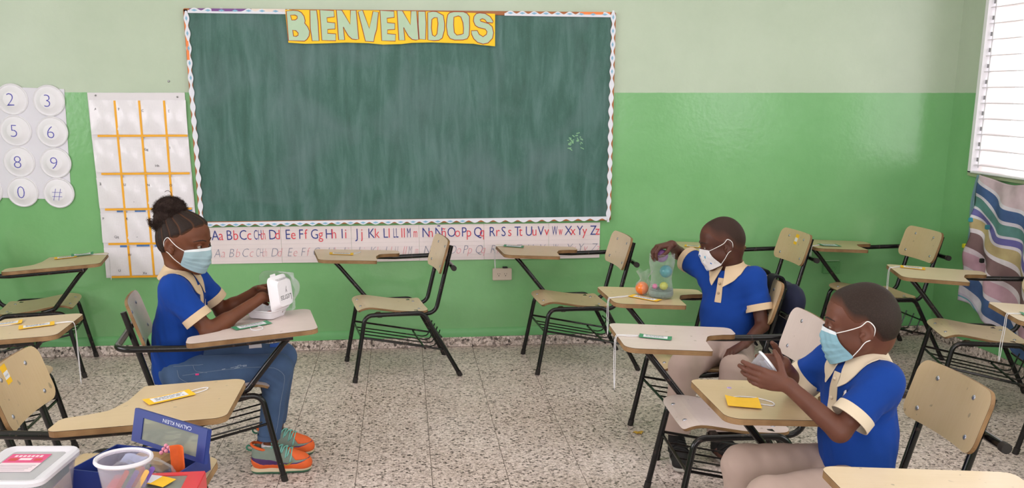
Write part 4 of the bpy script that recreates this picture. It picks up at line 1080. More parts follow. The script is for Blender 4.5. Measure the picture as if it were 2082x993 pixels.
def buzz_mat(name, hair, skin):
    m, nt, b = new_mat(name); tc = nt.nodes.new('ShaderNodeTexCoord'); at = nt.nodes.new('ShaderNodeAttribute'); at.attribute_name = 'hair_amount'
    n = N(nt, 'ShaderNodeTexNoise', i_Scale=330.0, i_Detail=3.0); nt.links.new(tc.outputs['Object'], n.inputs['Vector'])
    h = ramp(nt, n.outputs[0], [(.3, hair[0]), (.7, hair[1])])
    nn = N(nt, 'ShaderNodeMath', operation='MULTIPLY_ADD', i_1=.6, i_2=-.3); nt.links.new(n.outputs[0], nn.inputs[0]); ad = N(nt, 'ShaderNodeMath', operation='ADD', use_clamp=True); nt.links.new(nn.outputs[0], ad.inputs[0]); nt.links.new(at.outputs['Fac'], ad.inputs[1])
    nt.links.new(mixc(nt, ad.outputs[0], skin, h), b.inputs['Base Color']); b.inputs['Roughness'].default_value = .7; b.inputs['Specular IOR Level'].default_value = .25
    bump(nt, b, n.outputs[0], .6, .0012); return m
BUZZ1 = buzz_mat('shaved_hair', ('#261813', '#39261f'), '#5c392d'); BUZZ2 = buzz_mat('cropped_hair', ('#17100e', '#33261f'), '#603b2c'); HAIRC = buzz_mat('cornrow_hair', ('#150f0d', '#2c1f1a'), '#55341f')
BROWM = mat('eyebrow_hair', '#2a1c17', .8)
def anchor(name, key, label):
    """not used as an object: people are meshes placed in their chair's frame"""
    return CHAIRS[key]
def leg(sd, hip, knee, ank, r, k=.03, extra=0):
    a, b, c = V(*hip), V(*knee), V(*ank)
    sd.cone(a, b, r[0]+extra, r[1]+extra, k); sd.cone(b, c, r[1]*.96+extra, r[2]+extra, .02)
def torso(sd, pel, neck, shR, shL, grow=0.0, w=(.100, .098, .102), dp=(.78, .74, .70)):
    """pelvis-to-shoulder trunk, flattened front to back"""
    pel, neck, shR, shL = V(*pel), V(*neck), V(*shR), V(*shL); up = unit(neck-pel)
    y2 = unit(shL-shR); x2 = unit(np.cross(y2, up)); ch = (shR+shL)/2*.75+neck*.25
    wa = pel*.62+ch*.38; cc = pel*.25+ch*.75-up*.01
    for p, q, a, b, d in ((pel, wa, w[0], w[1], dp[0]), (wa, cc, w[1], w[2], dp[1])):
        sd.cone(p, q, a+grow, b+grow, .05, flat=(x2, d))
    sd.cone(shR*.86+neck*.14-up*.030, shL*.86+neck*.14-up*.030, .040+grow, .040+grow, .05)
    sd.cone(neck-up*.02, shR*.8+neck*.2-up*.014, .036+grow, .030+grow, .04); sd.cone(neck-up*.02, shL*.8+neck*.2-up*.014, .036+grow, .030+grow, .04)
    return x2, y2, up
def elastic(H, G, parent, side, r=.0014, ear=True):
    """ear loop from the mask's two side corners round the ear"""
    c = G.shape[1]-1 if side > 0 else 0
    top, bot = G[1, c], G[-2, c]
    e = [hp(H, p) for p in ((.004, side*.086, .010), (-.014, side*.088, .024), (-.032, side*.082, .004), (-.026, side*.080, -.024), (-.008, side*.084, -.034))]
    tube_part('ear_loop', [tuple(p) for p in (top, top*.5+e[0]*.5+hp(H, (0, side*.006, 0))-H['c'], *e, bot*.5+e[-1]*.5+hp(H, (0, side*.004, 0))-H['c'], bot)], r, ELAST, parent, 6, smoothpts=36)
def shoe(parent, heel, toe, L, mats, nm='shoe', style='runner'):
    """a child's shoe; heel and toe are floor points"""
    h = Vector(heel); d = Vector(toe)-h; d.z = 0; X = frame(h, d, Vector((0, 0, 1)).cross(d)); s = L/.225
    e = Sdf()
    q = lambda x, y, z: (x*s, y*s, z*s)
    e.cone(q(.182, .002, .036), q(.120, 0, .048), .032*s, .036*s, .02); e.cone(q(.120, 0, .046), q(.040, 0, .046), .035*s, .033*s, .02)
    e.cone(q(.165, 0, .040), q(.075, 0, .082), .028*s, .031*s, .03); e.cone(q(.042, 0, .050), q(.040, 0, .085), .032*s, .034*s, .02)
    e.ell(q(.192, 0, .030), np.array([.030, .036, .024])*s, None, .02)
    e.cut(q(0, 0, .020), (0, 0, -1)); e.fn(lambda P: (P[:, 2]-(.108-.25*np.maximum(0, P[:, 0]/s-.07)+.25*np.maximum(0, .03-P[:, 0]/s))*s)*.8)
    base = Sdf(); base.ops = list(e.ops)
    e.cone(q(.042, 0, .075), q(.040, 0, .14), .026*s, .027*s, .004, 's')
    def Xo(o): o.matrix_local = X; return o
    up = Xo(sdf_object('upper', e, .0032*s, mats['upper'], parent))
    def band(name, grow, z0, z1, m):
        b = Sdf(); b.add(lambda P: base(P)-grow, (-.01, -.06, 0), (.25, .06, .13)); b.fn(lambda P: (P[:, 2]-z1(P[:, 0]/s)*s)*.9, .002); b.fn(lambda P: (z0(P[:, 0]/s)*s-P[:, 2])*.9, .002)
        return Xo(sdf_object(name, b, .003*s, m, parent, lo=V(-.02, -.06, 0)*s, hi=V(.26, .06, .13)*s))
    sole = Sdf()
    sole.cone(q(.185, .002, .012), q(.11, 0, .012), .038*s, .036*s, .01, flat=((0, 0, 1), .5)); sole.cone(q(.11, 0, .012), q(.035, 0, .012), .036*s, .036*s, .01, flat=((0, 0, 1), .55))
    sole.cut(q(0, 0, .001), (0, 0, -1), .002); sole.cut(q(0, 0, .027), (0, 0, 1), .003)
    Xo(sdf_object('sole', sole, .0032*s, mats['sole'], parent, matfn=(lambda C: (C[:, 2] < .0125*s).astype(int)) if isinstance(mats['sole'], list) else None))
    if style == 'runner':
        band('mudguard', .0022, lambda x: .018+0*x, lambda x: .040+.020*np.clip((.05-x)/.05, 0, 1)+.012*np.clip((x-.17)/.04, 0, 1), mats['guard'])
        band('side_band', .0014, lambda x: .030+0*x, lambda x: .052+.008*np.sin(x*30)+.012*np.clip((.06-x)/.06, 0, 1), mats['band'])
        band('toe_overlay', .0014, lambda x: .052+1.3*np.maximum(0, .168-x), lambda x: .10+0*x, mats['guard'])
        o = tube_part('collar_lining', [q(.040+.033*math.cos(a), .031*math.sin(a), .100-.012*math.cos(a)) for a in [2*PI*k/24 for k in range(24)]], .0055*s, mats['guard'], parent, 8, True); o.matrix_local = X
        lp = tube_part('pull_tab', [q(.012, 0, .098), q(-.004, 0, .106), q(-.012, 0, .098), q(-.006, 0, .088), q(.006, 0, .086)], .0035*s, mats['tab'], parent, 6, smoothpts=12); lp.matrix_local = X
        P = [(.150, .05), (.156, .046), (.166, .049), (.185, .058), (.166, .043), (.154, .041), (.148, .045)]
        for sy in (1, -1):
            b = MB(); b.prism([(x, z) for x, z in P], 0, .0008, xf=Matrix.Identity(4)); g = np.array([(x*s-.022*s, sy*.045*s, z*s-.006*s) for x, z, _ in b.v]); g = to_surface(base, g, .0028); b.v = [tuple(p) for p in g]
            o = b.build('side_emblem', mats['mark'], parent); o.matrix_local = X
    b = MB(); rows = 5
    for i in range(rows):
        x = .085+.016*i; z = .112-.0125*i
        b.tube([tuple(p) for p in push_out(base, [q(x-.004, t*.026, z-.004-.010*abs(t)**2) for t in np.linspace(-1, 1, 9)], .0022)], .0026*s, 6)
        if i < rows-1: b.tube([tuple(p) for p in push_out(base, [q(x+.016*(t+1)/2, t*.022, z-.004-.0125*(t+1)/2-.008*t*t) for t in np.linspace(-1, 1, 9)], .004)], .0024*s, 6)
    b.tube([q(.083, 0, .112), q(.080, .014, .124), q(.083, .026, .116), q(.088, .012, .110)], .0022*s, 6); b.tube([q(.083, 0, .112), q(.080, -.014, .124), q(.083, -.026, .116), q(.088, -.012, .110)], .0022*s, 6)
    o = b.build('laces', mats['lace'], parent, smooth=True); o.matrix_local = X
    return up
def person(key, label, skin, S, vox=.0032):
    o = sdf_object('person', S, vox, skin); tag(o, label, 'person'); o.matrix_world = CHAIRS[key]; return o
def shirt_sdf(pel, neck, shR, shL, elR, elL, slR, slL, hem, hemn, neckcut, seed, tw=(.104, .100, .104), amp=.0040, rs=(.050, .053)):
    s = Sdf(); x2, y2, up = torso(s, pel, neck, shR, shL, .010, tw)
    ends = []
    nz = wave(seed, 42, 6); n2 = wave(seed+9, 95, 6)
    s.post = []
    s.fn(lambda P: (P-V(*hem))@unit(hemn), .003)
    for sh, el, sl in ((shR, elR, slR), (shL, elL, slL)):
        sh, el = V(*sh), V(*el); e = sh+(el-sh)*sl; d = unit(el-sh); a_, b_ = sh-d*.005, e+d*.03; L2 = (b_-a_)@(b_-a_)
        def sleeve(P, a_=a_, ba=b_-a_, L2=L2, e=e, d=d):
            pa = P-a_; h = np.clip(pa@ba/L2, 0, 1); q = pa-h[:, None]*ba
            return np.maximum(np.sqrt((q*q).sum(1))-(rs[0]+h*(rs[1]-rs[0])), (P-e)@d)
        r = max(rs); s.add(sleeve, np.minimum(a_, b_)-r, np.maximum(a_, b_)+r, .022); ends.append((e, d))
    def post(P, d):
        d = d+amp*nz(P*np.array([1, 1, .55]))+amp*.65*n2(P*np.array([1, 1, .6]))
        for (e, dd), sh in zip(ends, (shR, shL)):      # pull lines from the armpit
            q = P-(V(*sh)*.55+e*.45-V(0, 0, .045)); r = np.linalg.norm(q, axis=1); d = d+.0022*np.sin(q[:, 2]*150+q[:, 0]*90)*np.exp(-(r/.06)**2)
        if not getattr(s, 'neck', True): return d
        c, ax, r = neckcut; q = P-V(*c); al = q@ax; rad = np.linalg.norm(q-al[:, None]*ax, axis=1)
        return np.where((al > -.05), np.maximum(d, np.minimum(r-rad, 1)), d)
    s.post.append(post)
    return s, x2, y2, up, ends
# ================================================================ the girl
g = dict(pel=(-.135, 0, .425), neck=(-.105, -.005, .800), shR=(-.118, -.118, .768), shL=(-.045, .112, .768), elR=(.000, -.155, .603), elL=(.052, .135, .618), wrR=(.207, -.082, .712), wrL=(.192, .078, .708))
HG = head_frame((-.068, -.012, .930), R(-30), R(8), 0, 1.06)
B = Sdf(); torso(B, g['pel'], g['neck'], g['shR'], g['shL'], -.012)
face(B, HG, .0050); B.cone(hp(HG, (-.040, 0, -.055)), g['neck'], .040, .043, .03)
for sd_, w_, hd in (('R', None, None), ('L', None, None)):
    B.cone(g['sh'+sd_], g['el'+sd_], .034, .029, .02); B.cone(g['el'+sd_], g['wr'+sd_], .030, .0195, .012, ); B.cone(V(*g['el'+sd_])*.7+V(*g['wr'+sd_])*.3, g['el'+sd_], .029, .028, .02)
hand(B, g['wrR'], (.045, .040, -.022), (.05, .3, -1), 1, (25, 30, 20), 1.0, (.7, .55, -.4))
hand(B, g['wrL'], (.05, -.042, .012), (.1, -.9, -.5), -1, (35, 40, 25), 1.0, (.75, .5, -.35))
gl = dict(hipR=(-.120, -.070, .420), hipL=(-.110, .075, .420), kneeR=(.248, -.082, .425), kneeL=(.275, .078, .428), ankR=(.198, -.096, .095), ankL=(.232, .105, .095))
for s_ in 'RL':
    leg(B, gl['hip'+s_], gl['knee'+s_], gl['ank'+s_], (.060, .043, .028)); a = V(*gl['ank'+s_])
    B.cone(a, a+V(-.005, 0, -.055), .026, .024, .01); B.cone(a+V(-.01, 0, -.06), a+V(.10, -.012 if s_ == 'R' else -.03, -.072), .022, .016, .02)
girl = person('G', 'girl with a high puff of hair and blue mask, in jeans and blue polo', SKIN_G, B)
SG, x2, y2, up, ends = shirt_sdf(g['pel'], g['neck'], g['shR'], g['shL'], g['elR'], g['elL'], .62, .58, (-.135, 0, .400), (.15, 0, -1), (V(*g['neck'])+V(.012, 0, .0), unit(V(.22, -.05, 1)), .046), 3)
sdf_object('shirt', SG, .0036, POLO, girl)
for e, d in ends: ring_part('cuff', e-d*.008, d, .0535, .0545, .030, .0022, BEIGE, girl)
collar_part(girl, V(*g['neck'])+V(.004, 0, -.004), unit(x2-up*(x2@up)), y2, up, .047, BEIGE, SG)
ch = V(*g['neck'])+x2*.075
patch_on(SG, lerpgrid(ch-y2*.013-up*.035, ch+y2*.013-up*.035, ch+y2*.013-up*.16, ch-y2*.013-up*.16, 4, 14), .002, .002, 'placket', BEIGE, girl)
em = ch+y2*.055-up*.115+x2*.02
b = MB(); G_ = patch_on(SG, lerpgrid(em-y2*.016+up*.014, em+y2*.016+up*.014, em+y2*.016-up*.014, em-y2*.016-up*.014, 6, 6), .0025, .001, 'chest_emblem', mat('emblem_white', '#d8cbd6', .7, .35, 120), girl); part(G_, 'small white emblem on the chest')
eyes(HG, girl, (1, .18, .12))
# jeans
J = Sdf(); J.ell((-.125, 0, .430), (.105, .112, .085), None, .03)
for s_ in 'RL': leg(J, gl['hip'+s_], gl['knee'+s_], V(*gl['ank'+s_])+V(0, 0, .05), (.073, .056, .043), .03)
nz = wave(21, 60, 6); n2 = wave(22, 30, 5)
def jp(P, d):
    d = d+.0016*nz(P*np.array([1, 1, .6]))+.0022*n2(P)
    kn = np.exp(-((P[:, 0]-.20)**2+(P[:, 2]-.39)**2)/.004); d = d+.0016*np.sin(P[:, 0]*150+P[:, 2]*170)*kn
    return np.maximum(d, .145-P[:, 2]) if True else d
J.post.append(jp); J.cut((0, 0, .352), (0, 0, -1), .01) if False else None
jeans = sdf_object('jeans', J, .0036, DENIM, girl)
for s_ in 'RL':
    a = V(*gl['ank'+s_])+V(0, 0, .05); ring_part('jeans_hem', (a[0]-.001, a[1], .138), (0, 0, 1), .0425, .0435, .020, .0015, DENIM, girl)
sm_ = mat('seam_thread', '#6f7f96', .8)
def seam(nm, pts, r=.0011):
    P = to_surface(J, [smooth_curve(pts, i/24) for i in range(25)], .0006); b = MB(); b.tube([tuple(p) for p in P], r, 5); return b.build(nm, sm_, jeans)
seam('seam', [(-.11, -.16, .44), (.05, -.16, .455), (.20, -.15, .45), (.27, -.14, .40), (.25, -.14, .28), (.23, -.15, .17)])
seam('pocket_stitch', [(-.13, -.16, .47), (-.12, -.16, .43), (-.09, -.16, .40)]); seam('pocket_stitch', [(-.07, -.16, .50), (-.06, -.16, .46), (-.02, -.16, .445)]); seam('belt_line', [(-.15, -.16, .50), (-.10, -.16, .50), (-.03, -.16, .51)])
patch_on(J, lerpgrid((.145, .02, .52), (.195, .02, .52), (.195, .07, .52), (.145, .07, .52), 5, 4), .0012, .001, 'knee_patch', WHITEC, jeans)
patch_on(J, lerpgrid((.225, .02, .52), (.265, .02, .50), (.265, .06, .50), (.225, .06, .52), 5, 4), .0012, .001, 'knee_patch', mat('blue_patch', '#2a57b0', .7), jeans)
patch_on(J, lerpgrid((-.062, -.16, .445), (-.050, -.16, .445), (-.050, -.16, .437), (-.062, -.16, .437), 3, 3), .002, .001, 'pink_tag', mat('pink_tag', '#d8327e', .6), jeans)
rndw = random.Random(2); b = MB()
for i in range(9):
    x = .03+rndw.random()*.09; z = .455+rndw.random()*.02; P = to_surface(J, [(x+.014*k/4, -.16, z+.003*k/4) for k in range(5)], .0005); b.tube([tuple(p) for p in P], .0009, 4)
part(b.build('frayed_threads', mat('pale_thread', '#a9b6c6', .9), jeans, kind='stuff'), 'pale frayed threads on the thigh')
# socks and trainers
RUN = dict(upper=mat('trainer_grey_green', '#7d8a7f', .7, .12, 60), guard=mat('trainer_orange', '#e2622a', .6, .12, 40), band=mat('trainer_purple', '#4a2a5e', .6, .15, 60), sole=[mat('trainer_cream', '#c9b89b', .6, .1, 30), mat('trainer_green_sole', '#3d6a52', .5, .3, 40)], lace=mat('lace_mint', '#7dbdb2', .8, .1, 90), tab=mat('tab_green', '#3f7d66', .7), mark=mat('emblem_yellow', '#d8c25a', .5))
for s_, hl, to in (('R', (.120, -.088, 0), (.352, -.128, 0)), ('L', (.150, .118, 0), (.378, .060, 0))):
    r_ = empty('shoe', (0, 0, 0)); r_.parent = girl
    shoe(r_, hl, to, .242, RUN)
    a = V(*gl['ank'+s_]); ss = Sdf(); ss.cone(a+V(-.002, 0, .025), a+V(-.012, 0, -.04), .030, .029, .01); ss.cut(a+V(0, 0, .022), (0, 0, 1), .002); o = sdf_object('sock', ss, .0035, WHITEC, girl)
# hair: cornrows swept up into a puff
bunc = np.array([-.062, 0, .098])
def rows_(q, P, d):
    v = q-np.array([-.050, 0, .060]); ax = unit(V(-.45, 0, .9)); al = v@ax; w_ = v-al[:, None]*ax; ph = np.arctan2(w_[:, 1], w_@unit(np.cross(V(0, 1, 0), ax)))
    rid = np.abs(np.sin(ph*7.0+.35*np.sin(al*60))); bead = .25*np.sin(al*420+ph*30)
    return d+.0042*(1-rid)**1.5-.0006*bead
hairG = hair_cap(HG, 'hair', girl, HAIRC, .0062, [(-.12, -.050), (-.07, -.055), (-.045, -.050), (-.022, .002), (0, .022), (.025, .030), (.05, .052), (.075, .070), (.1, .078)], rows_, fade=.018, blend=.012)
co = np.empty(len(hairG.data.vertices)*3, np.float32); hairG.data.vertices.foreach_get('co', co); q_ = hloc(HG, co.reshape(-1, 3).astype(float)); am = np.empty(len(q_), np.float32); at_ = hairG.data.attributes['hair_amount']; at_.data.foreach_get('value', am)
v_ = q_-np.array([-.050, 0, .060]); ax_ = unit(V(-.45, 0, .9)); w2_ = v_-(v_@ax_)[:, None]*ax_; ph_ = np.arctan2(w2_[:, 1], w2_@unit(np.cross(V(0, 1, 0), ax_)))
rid_ = np.abs(np.sin(ph_*7.0+.35*np.sin((v_@ax_)*60))); at_.data.foreach_set('value', (am*(.15+.85*np.clip(rid_/.30, 0, 1))).astype(np.float32))
pf = Sdf(); c = hp(HG, bunc); pf.ell(c, (.060, .058, .054), None, .01); pf.cone(hp(HG, (-.045, 0, .075)), c, .035, .04, .03); pf.cone(c, c+V(-.038, 0, -.045), .04, .026, .02)
nz1, nz2 = wave(5, 90, 8), wave(6, 330, 9)
pf.post.append(lambda P, d: d+.008*nz1(P)+.004*nz2(P))
puff = sdf_object('hair_puff', pf, .0028, HAIRM, girl, refine=1)
rs_ = np.random.RandomState(4); b = MB()
for i in range(2200):
    n = unit(rs_.normal(size=3)); p = c+n*np.array([.056, .054, .050])+(V(-.02, 0, -.025) if n[0] < 0 and n[2] < 0 else 0); t = unit(np.cross(n, rs_.normal(size=3))); L = .006+.010*rs_.random()
    b.tube([tuple(p), tuple(p+n*L*.5+t*.004), tuple(p+n*L*.8+t*.009*rs_.choice([-1, 1])), tuple(p+n*L+t*.003)], [.0006, .0005, .0004, .0003], 3, cap=False)
b.build('flyaway_curls', HAIRM, girl, kind='stuff')
tube_part('top_curl', [tuple(c+V(*p)) for p in ((.0, 0, .045), (.010, -.01, .068), (-.002, -.01, .080), (-.014, -.01, .076))], .0009, HAIRM, girl, 5, smoothpts=14)
o = tube_part('hair_tie', [tuple(c+V(.052, -.025, -.014)+V(.009*math.cos(a), .002*math.sin(2*a), .008*math.sin(a))) for a in [2*PI*k/14 for k in range(14)]], .0035, mat('pink_hair_tie', '#c73a72', .5), girl, 6, True)
# mask
hs = Sdf(); face(hs, HG, .0050)
mk_, MG = mask_mesh(HG, hs, girl, MASKB, az=58, azb=66, top=-.004, bot=-.100, edge=(-.014, -.072), white=MASKW)
for sd_ in (1, -1): elastic(HG, MG, girl, sd_)
def brow(H, parent, m):
    for y in (1, -1):
        P = push_out(HSDF, [hp(H, p) for p in ((.088, y*.012, .0185), (.083, y*.025, .0225), (.073, y*.038, .021), (.064, y*.046, .017))], .0012)
        tube_part('eyebrow', [tuple(p) for p in P], [.0016, .0024, .002, .0008], m, parent, 6)
HSDF = hs; brow(HG, girl, BROWM)
# ================================================================ the boy with the jar
h = dict(pel=(-.105, -.005, .425), neck=(-.115, -.002, .758), shR=(-.045, -.088, .728), shL=(-.188, .082, .726), elR=(.042, -.250, .790), elL=(-.212, .140, .540), wrR=(.114, -.118, .848), wrL=(-.098, .250, .492))
HB = head_frame((-.070, -.004, .870), R(-10), R(13), 0, .98)
B = Sdf(); torso(B, h['pel'], h['neck'], h['shR'], h['shL'], -.014, (.098, .092, .096))
face(B, HB); B.cone(hp(HB, (-.042, 0, -.050)), V(*h['neck'])+V(0, 0, .01), .039, .042, .03)
for s_ in 'RL': B.cone(h['sh'+s_], h['el'+s_], .032, .027, .02); B.cone(h['el'+s_], h['wr'+s_], .028, .0185, .012)
hand(B, h['wrR'], (.062, .012, -.006), (.12, .05, -1), 1, (42, 42, 30), .95, (.72, .35, -.7), spread=10)
hand(B, h['wrL'], (.062, .014, -.028), (-.35, -.05, -.95), -1, (38, 26, 15), .95, (.8, .45, -.15), spread=4)
bl = dict(hipR=(-.060, .005, .412), hipL=(-.160, .015, .412), kneeR=(.150, .250, .405), kneeL=(-.058, .275, .398), ankR=(.168, .235, .10), ankL=(-.012, .245, .10))
for s_ in 'RL':
    leg(B, bl['hip'+s_], bl['knee'+s_], bl['ank'+s_], (.055, .042, .028)); a = V(*bl['ank'+s_]); B.cone(a, a+V(0, .01, -.05), .026, .022, .01); B.cone(a+V(0, 0, -.06), a+V(.0, .08, -.072), .022, .016, .02)
boy1 = person('B1', 'boy dropping a ball into a plastic jar, patterned white mask and royal blue polo', SKIN_B, B)
S1, x2, y2, up, ends = shirt_sdf(h['pel'], h['neck'], h['shR'], h['shL'], h['elR'], h['elL'], .60, .58, (-.1, 0, .412), (0, -.1, -1), (V(*h['neck'])+V(.010, .006, 0), unit(V(.12, .05, 1)), .047), 13, (.102, .096, .100))
sdf_object('shirt', S1, .0036, POLO, boy1)
for e, d in ends: ring_part('cuff', e-d*.008, d, .0535, .0545, .028, .0022, BEIGE, boy1)
collar_part(boy1, V(*h['neck'])+V(.004, .002, -.002), x2, y2, up, .048, BEIGE, S1)
ch = V(*h['neck'])+x2*.08
patch_on(S1, lerpgrid(ch-y2*.013-up*.03, ch+y2*.013-up*.03, ch+y2*.014-up*.135, ch-y2*.014-up*.135, 4, 12), .002, .002, 'placket', BEIGE, boy1)
for dz in (.055, .095):
    p = to_surface(S1, [ch-up*dz], .005)[0]; b = MB(); b.ball((0, 0, 0), .0055, 12, 8); o = b.build('button', mat('tan_button', '#a48f75', .4), boy1); o.location = p
eyes(HB, boy1, (1, 0, -.25), (1, -1))
K = Sdf(); K.ell((-.11, 0, .420), (.100, .100, .072), None, .03)
for s_ in 'RL': leg(K, bl['hip'+s_], bl['knee'+s_], bl['ank'+s_], (.070, .060, .056), .03)
nz = wave(31, 36, 6); n2 = wave(32, 80, 6)
K.post.append(lambda P, d: np.maximum(d+.0048*nz(P*np.array([1, 1, .5]))+.0018*n2(P), .125-P[:, 2]))
sdf_object('trousers', K, .0038, KHAKI, boy1)
BSH = dict(upper=mat('black_canvas', '#161415', .7, .2, 60, bumpy=.3), sole=mat('white_sole_edge', '#b9b3ad', .6), lace=mat('black_lace', '#1d1b1c', .7))
for hl, to in (((.150, .185, 0), (.178, .345, 0)), ((-.020, .180, 0), (-.045, .345, 0))):
    r_ = empty('shoe', (0, 0, 0)); r_.parent = boy1; shoe(r_, hl, to, .205, BSH, style='plain')
for s_ in 'RL':
    a = V(*bl['ank'+s_]); ss = Sdf(); ss.cone(a+V(0, 0, .04), a+V(-.0, -.0, -.05), .033, .032, .01); ss.cut(a+V(0, 0, .035), (0, 0, 1), .002); sdf_object('sock', ss, .004, mat('black_sock', '#1a1818', .9), boy1)
LINE = [(-.12, -.058), (-.085, -.062), (-.055, -.052), (-.030, -.012), (-.01, .012), (.018, .016), (.034, .030), (.05, .056), (.075, .064), (.1, .068)]
hair_cap(HB, 'hair', boy1, BUZZ1, .0022, LINE, fade=.05, blend=.055)
hs = Sdf(); face(hs, HB); HSDF = hs
def print_mask():
    m, nt, b = new_mat('white_mask_with_coloured_print'); tc = nt.nodes.new('ShaderNodeTexCoord')
    v = N(nt, 'ShaderNodeTexVoronoi', i_Scale=52.0); nt.links.new(tc.outputs['Object'], v.inputs['Vector'])
    n = N(nt, 'ShaderNodeTexNoise', i_Scale=120.0, i_Detail=2.0); nt.links.new(tc.outputs['Object'], n.inputs['Vector'])
    ad = N(nt, 'ShaderNodeMath', operation='MULTIPLY_ADD', i_1=.9); nt.links.new(n.outputs[0], ad.inputs[0]); nt.links.new(v.outputs[0], ad.inputs[2])
    k = N(nt, 'ShaderNodeMath', operation='LESS_THAN', i_1=.68); nt.links.new(ad.outputs[0], k.inputs[0])
    sc = N(nt, 'ShaderNodeSeparateColor'); nt.links.new(v.outputs['Color'], sc.inputs[0])
    c = ramp(nt, sc.outputs[0], [(0, '#2f74b8'), (.35, '#4aa3c9'), (.55, '#5b9a4c'), (.72, '#c9a54a'), (.85, '#7e7f92')], 'CONSTANT')
    nt.links.new(mixc(nt, k.outputs[0], '#dfdcdf', c), b.inputs['Base Color']); b.inputs['Roughness'].default_value = .8; return m
mk_, M1 = mask_mesh(HB, hs, boy1, print_mask(), az=42, azb=66, top=-.004, bot=-.104, edge=(-.010, -.086), pleats=False)
for sd_ in (1, -1): elastic(HB, M1, boy1, sd_)
brow(HB, boy1, BROWM)
# ================================================================ the boy with the cup
k = dict(pel=(-.010, .0, .430), neck=(.000, -.002, .775), shR=(.045, -.118, .742), shL=(-.005, .112, .742), elR=(.120, -.170, .650), elL=(.118, .140, .618), wrR=(.208, -.062, .750), wrL=(.243, .070, .728))
HC = head_frame((.022, .004, .876), R(-22), R(4), 0, 1.0)
B = Sdf(); torso(B, k['pel'], k['neck'], k['shR'], k['shL'], -.014, (.098, .094, .098))
face(B, HC); B.cone(hp(HC, (-.044, 0, -.050)), V(*k['neck'])+V(0, 0, .012), .040, .043, .03)
for s_ in 'RL': B.cone(k['sh'+s_], k['el'+s_], .033, .028, .02); B.cone(k['el'+s_], k['wr'+s_], .030, .0190, .012)
hand(B, k['wrL'], (.075, -.030, .016), (-.15, -1, .1), -1, None, .98, (.45, .85, -.35), tcurl=8, spread=2, per=((12, 14, 8), (16, 18, 10), (20, 20, 12), (24, 24, 14)))
hand(B, k['wrR'], (.075, .020, .006), (-.15, 1, .05), 1, None, .98, (.55, .75, -.35), tcurl=10, spread=5, per=((28, 40, 25), (28, 36, 20), (26, 34, 20), (26, 34, 20)))
cl_ = dict(hipR=(.0, -.070, .425), hipL=(.0, .075, .425), kneeR=(.285, -.108, .432), kneeL=(.290, .125, .425), ankR=(.26, -.11, .10), ankL=(.265, .13, .10))
for s_ in 'RL':
    leg(B, cl_['hip'+s_], cl_['knee'+s_], cl_['ank'+s_], (.056, .042, .028)); a = V(*cl_['ank'+s_]); B.cone(a, a+V(0, 0, -.05), .026, .022, .01); B.cone(a+V(0, 0, -.06), a+V(.08, 0, -.072), .022, .016, .02)
boy2 = person('B2', 'boy in profile holding a small plastic cup, pale blue mask and round badge', SKIN_B2, B)
S2, x2, y2, up, ends = shirt_sdf(k['pel'], k['neck'], k['shR'], k['shL'], k['elR'], k['elL'], .62, .66, (0, 0, .418), (0, 0, -1), (V(*k['neck'])+V(.012, 0, 0), unit(V(.16, -.03, 1)), .048), 23, (.104, .100, .102), .0032)
sdf_object('shirt', S2, .0036, POLO, boy2)
for e, d in ends: ring_part('cuff', e-d*.008, d, .0535, .0550, .030, .0022, BEIGE2, boy2)
collar_part(boy2, V(*k['neck'])+V(.004, 0, -.002), x2, y2, up, .049, BEIGE2, S2)
ch = V(*k['neck'])+x2*.08
patch_on(S2, lerpgrid(ch-y2*.014-up*.03, ch+y2*.014-up*.03, ch+y2*.015-up*.155, ch-y2*.015-up*.155, 4, 14), .002, .002, 'placket', BEIGE2, boy2)
for dz in (.05, .10):
    p = to_surface(S2, [ch-up*dz], .005)[0]; b = MB(); b.ball((0, 0, 0), .0055, 12, 8); o = b.build('button', mat('pale_button', '#cdbca6', .4), boy2); o.location = p
# round badge pinned to the chest
bc = to_surface(S2, [V(.115, .056, .692)], .002)[0]; bn_ = S2.grad(np.array([bc]))[0]; X = Vector(bn_).to_track_quat('Z', 'Y').to_matrix().to_4x4(); X.translation = Vector(bc)
b = MB(); b.lathe([(.0001, .0055), (.018, .005), (.0225, .003), (.024, 0)], 32, xf=X); bd = b.build('badge', mat('badge_white', '#e0d6da', .3, .03, 50), boy2, smooth=40)
b = MB(); yy = X.inverted().to_3x3() @ Vector((0, 0, 1)); an = math.atan2(yy.x, yy.y); X2 = X @ Matrix.Rotation(-an, 4, 'Z')
for dx, dz, w_, h_ in ((-.004, .010, .003, .006), (.003, .009, .003, .008), (-.0035, .0145, .003, .003), (.0035, .0148, .003, .003), (0, .001, .018, .0022), (0, -.003, .014, .0022), (0, -.007, .010, .0022)): b.box((dx, dz, .0056), (w_, h_, .0006), xf=X2)
part(b.build('badge_print', INK, bd), 'dark figures and lettering on the badge')
b = MB(); b.box((0, -.0125, .0052), (.032, .0035, .0006), xf=X2); part(b.build('badge_stripe', mat('badge_gold', '#c49a4a', .4), bd), 'gold stripe near the badge rim')
eyes(HC, boy2, (1, 0, -.2))
K = Sdf(); K.ell((-.01, 0, .425), (.108, .112, .082), None, .03)
for s_ in 'RL': leg(K, cl_['hip'+s_], cl_['knee'+s_], cl_['ank'+s_], (.074, .062, .052), .03)
nz = wave(41, 36, 6); n2 = wave(42, 85, 6)
K.post.append(lambda P, d: np.maximum(d+.0046*nz(P*np.array([1, 1, .6]))+.0020*n2(P), .12-P[:, 2]))
sdf_object('trousers', K, .0038, KHAKI, boy2)
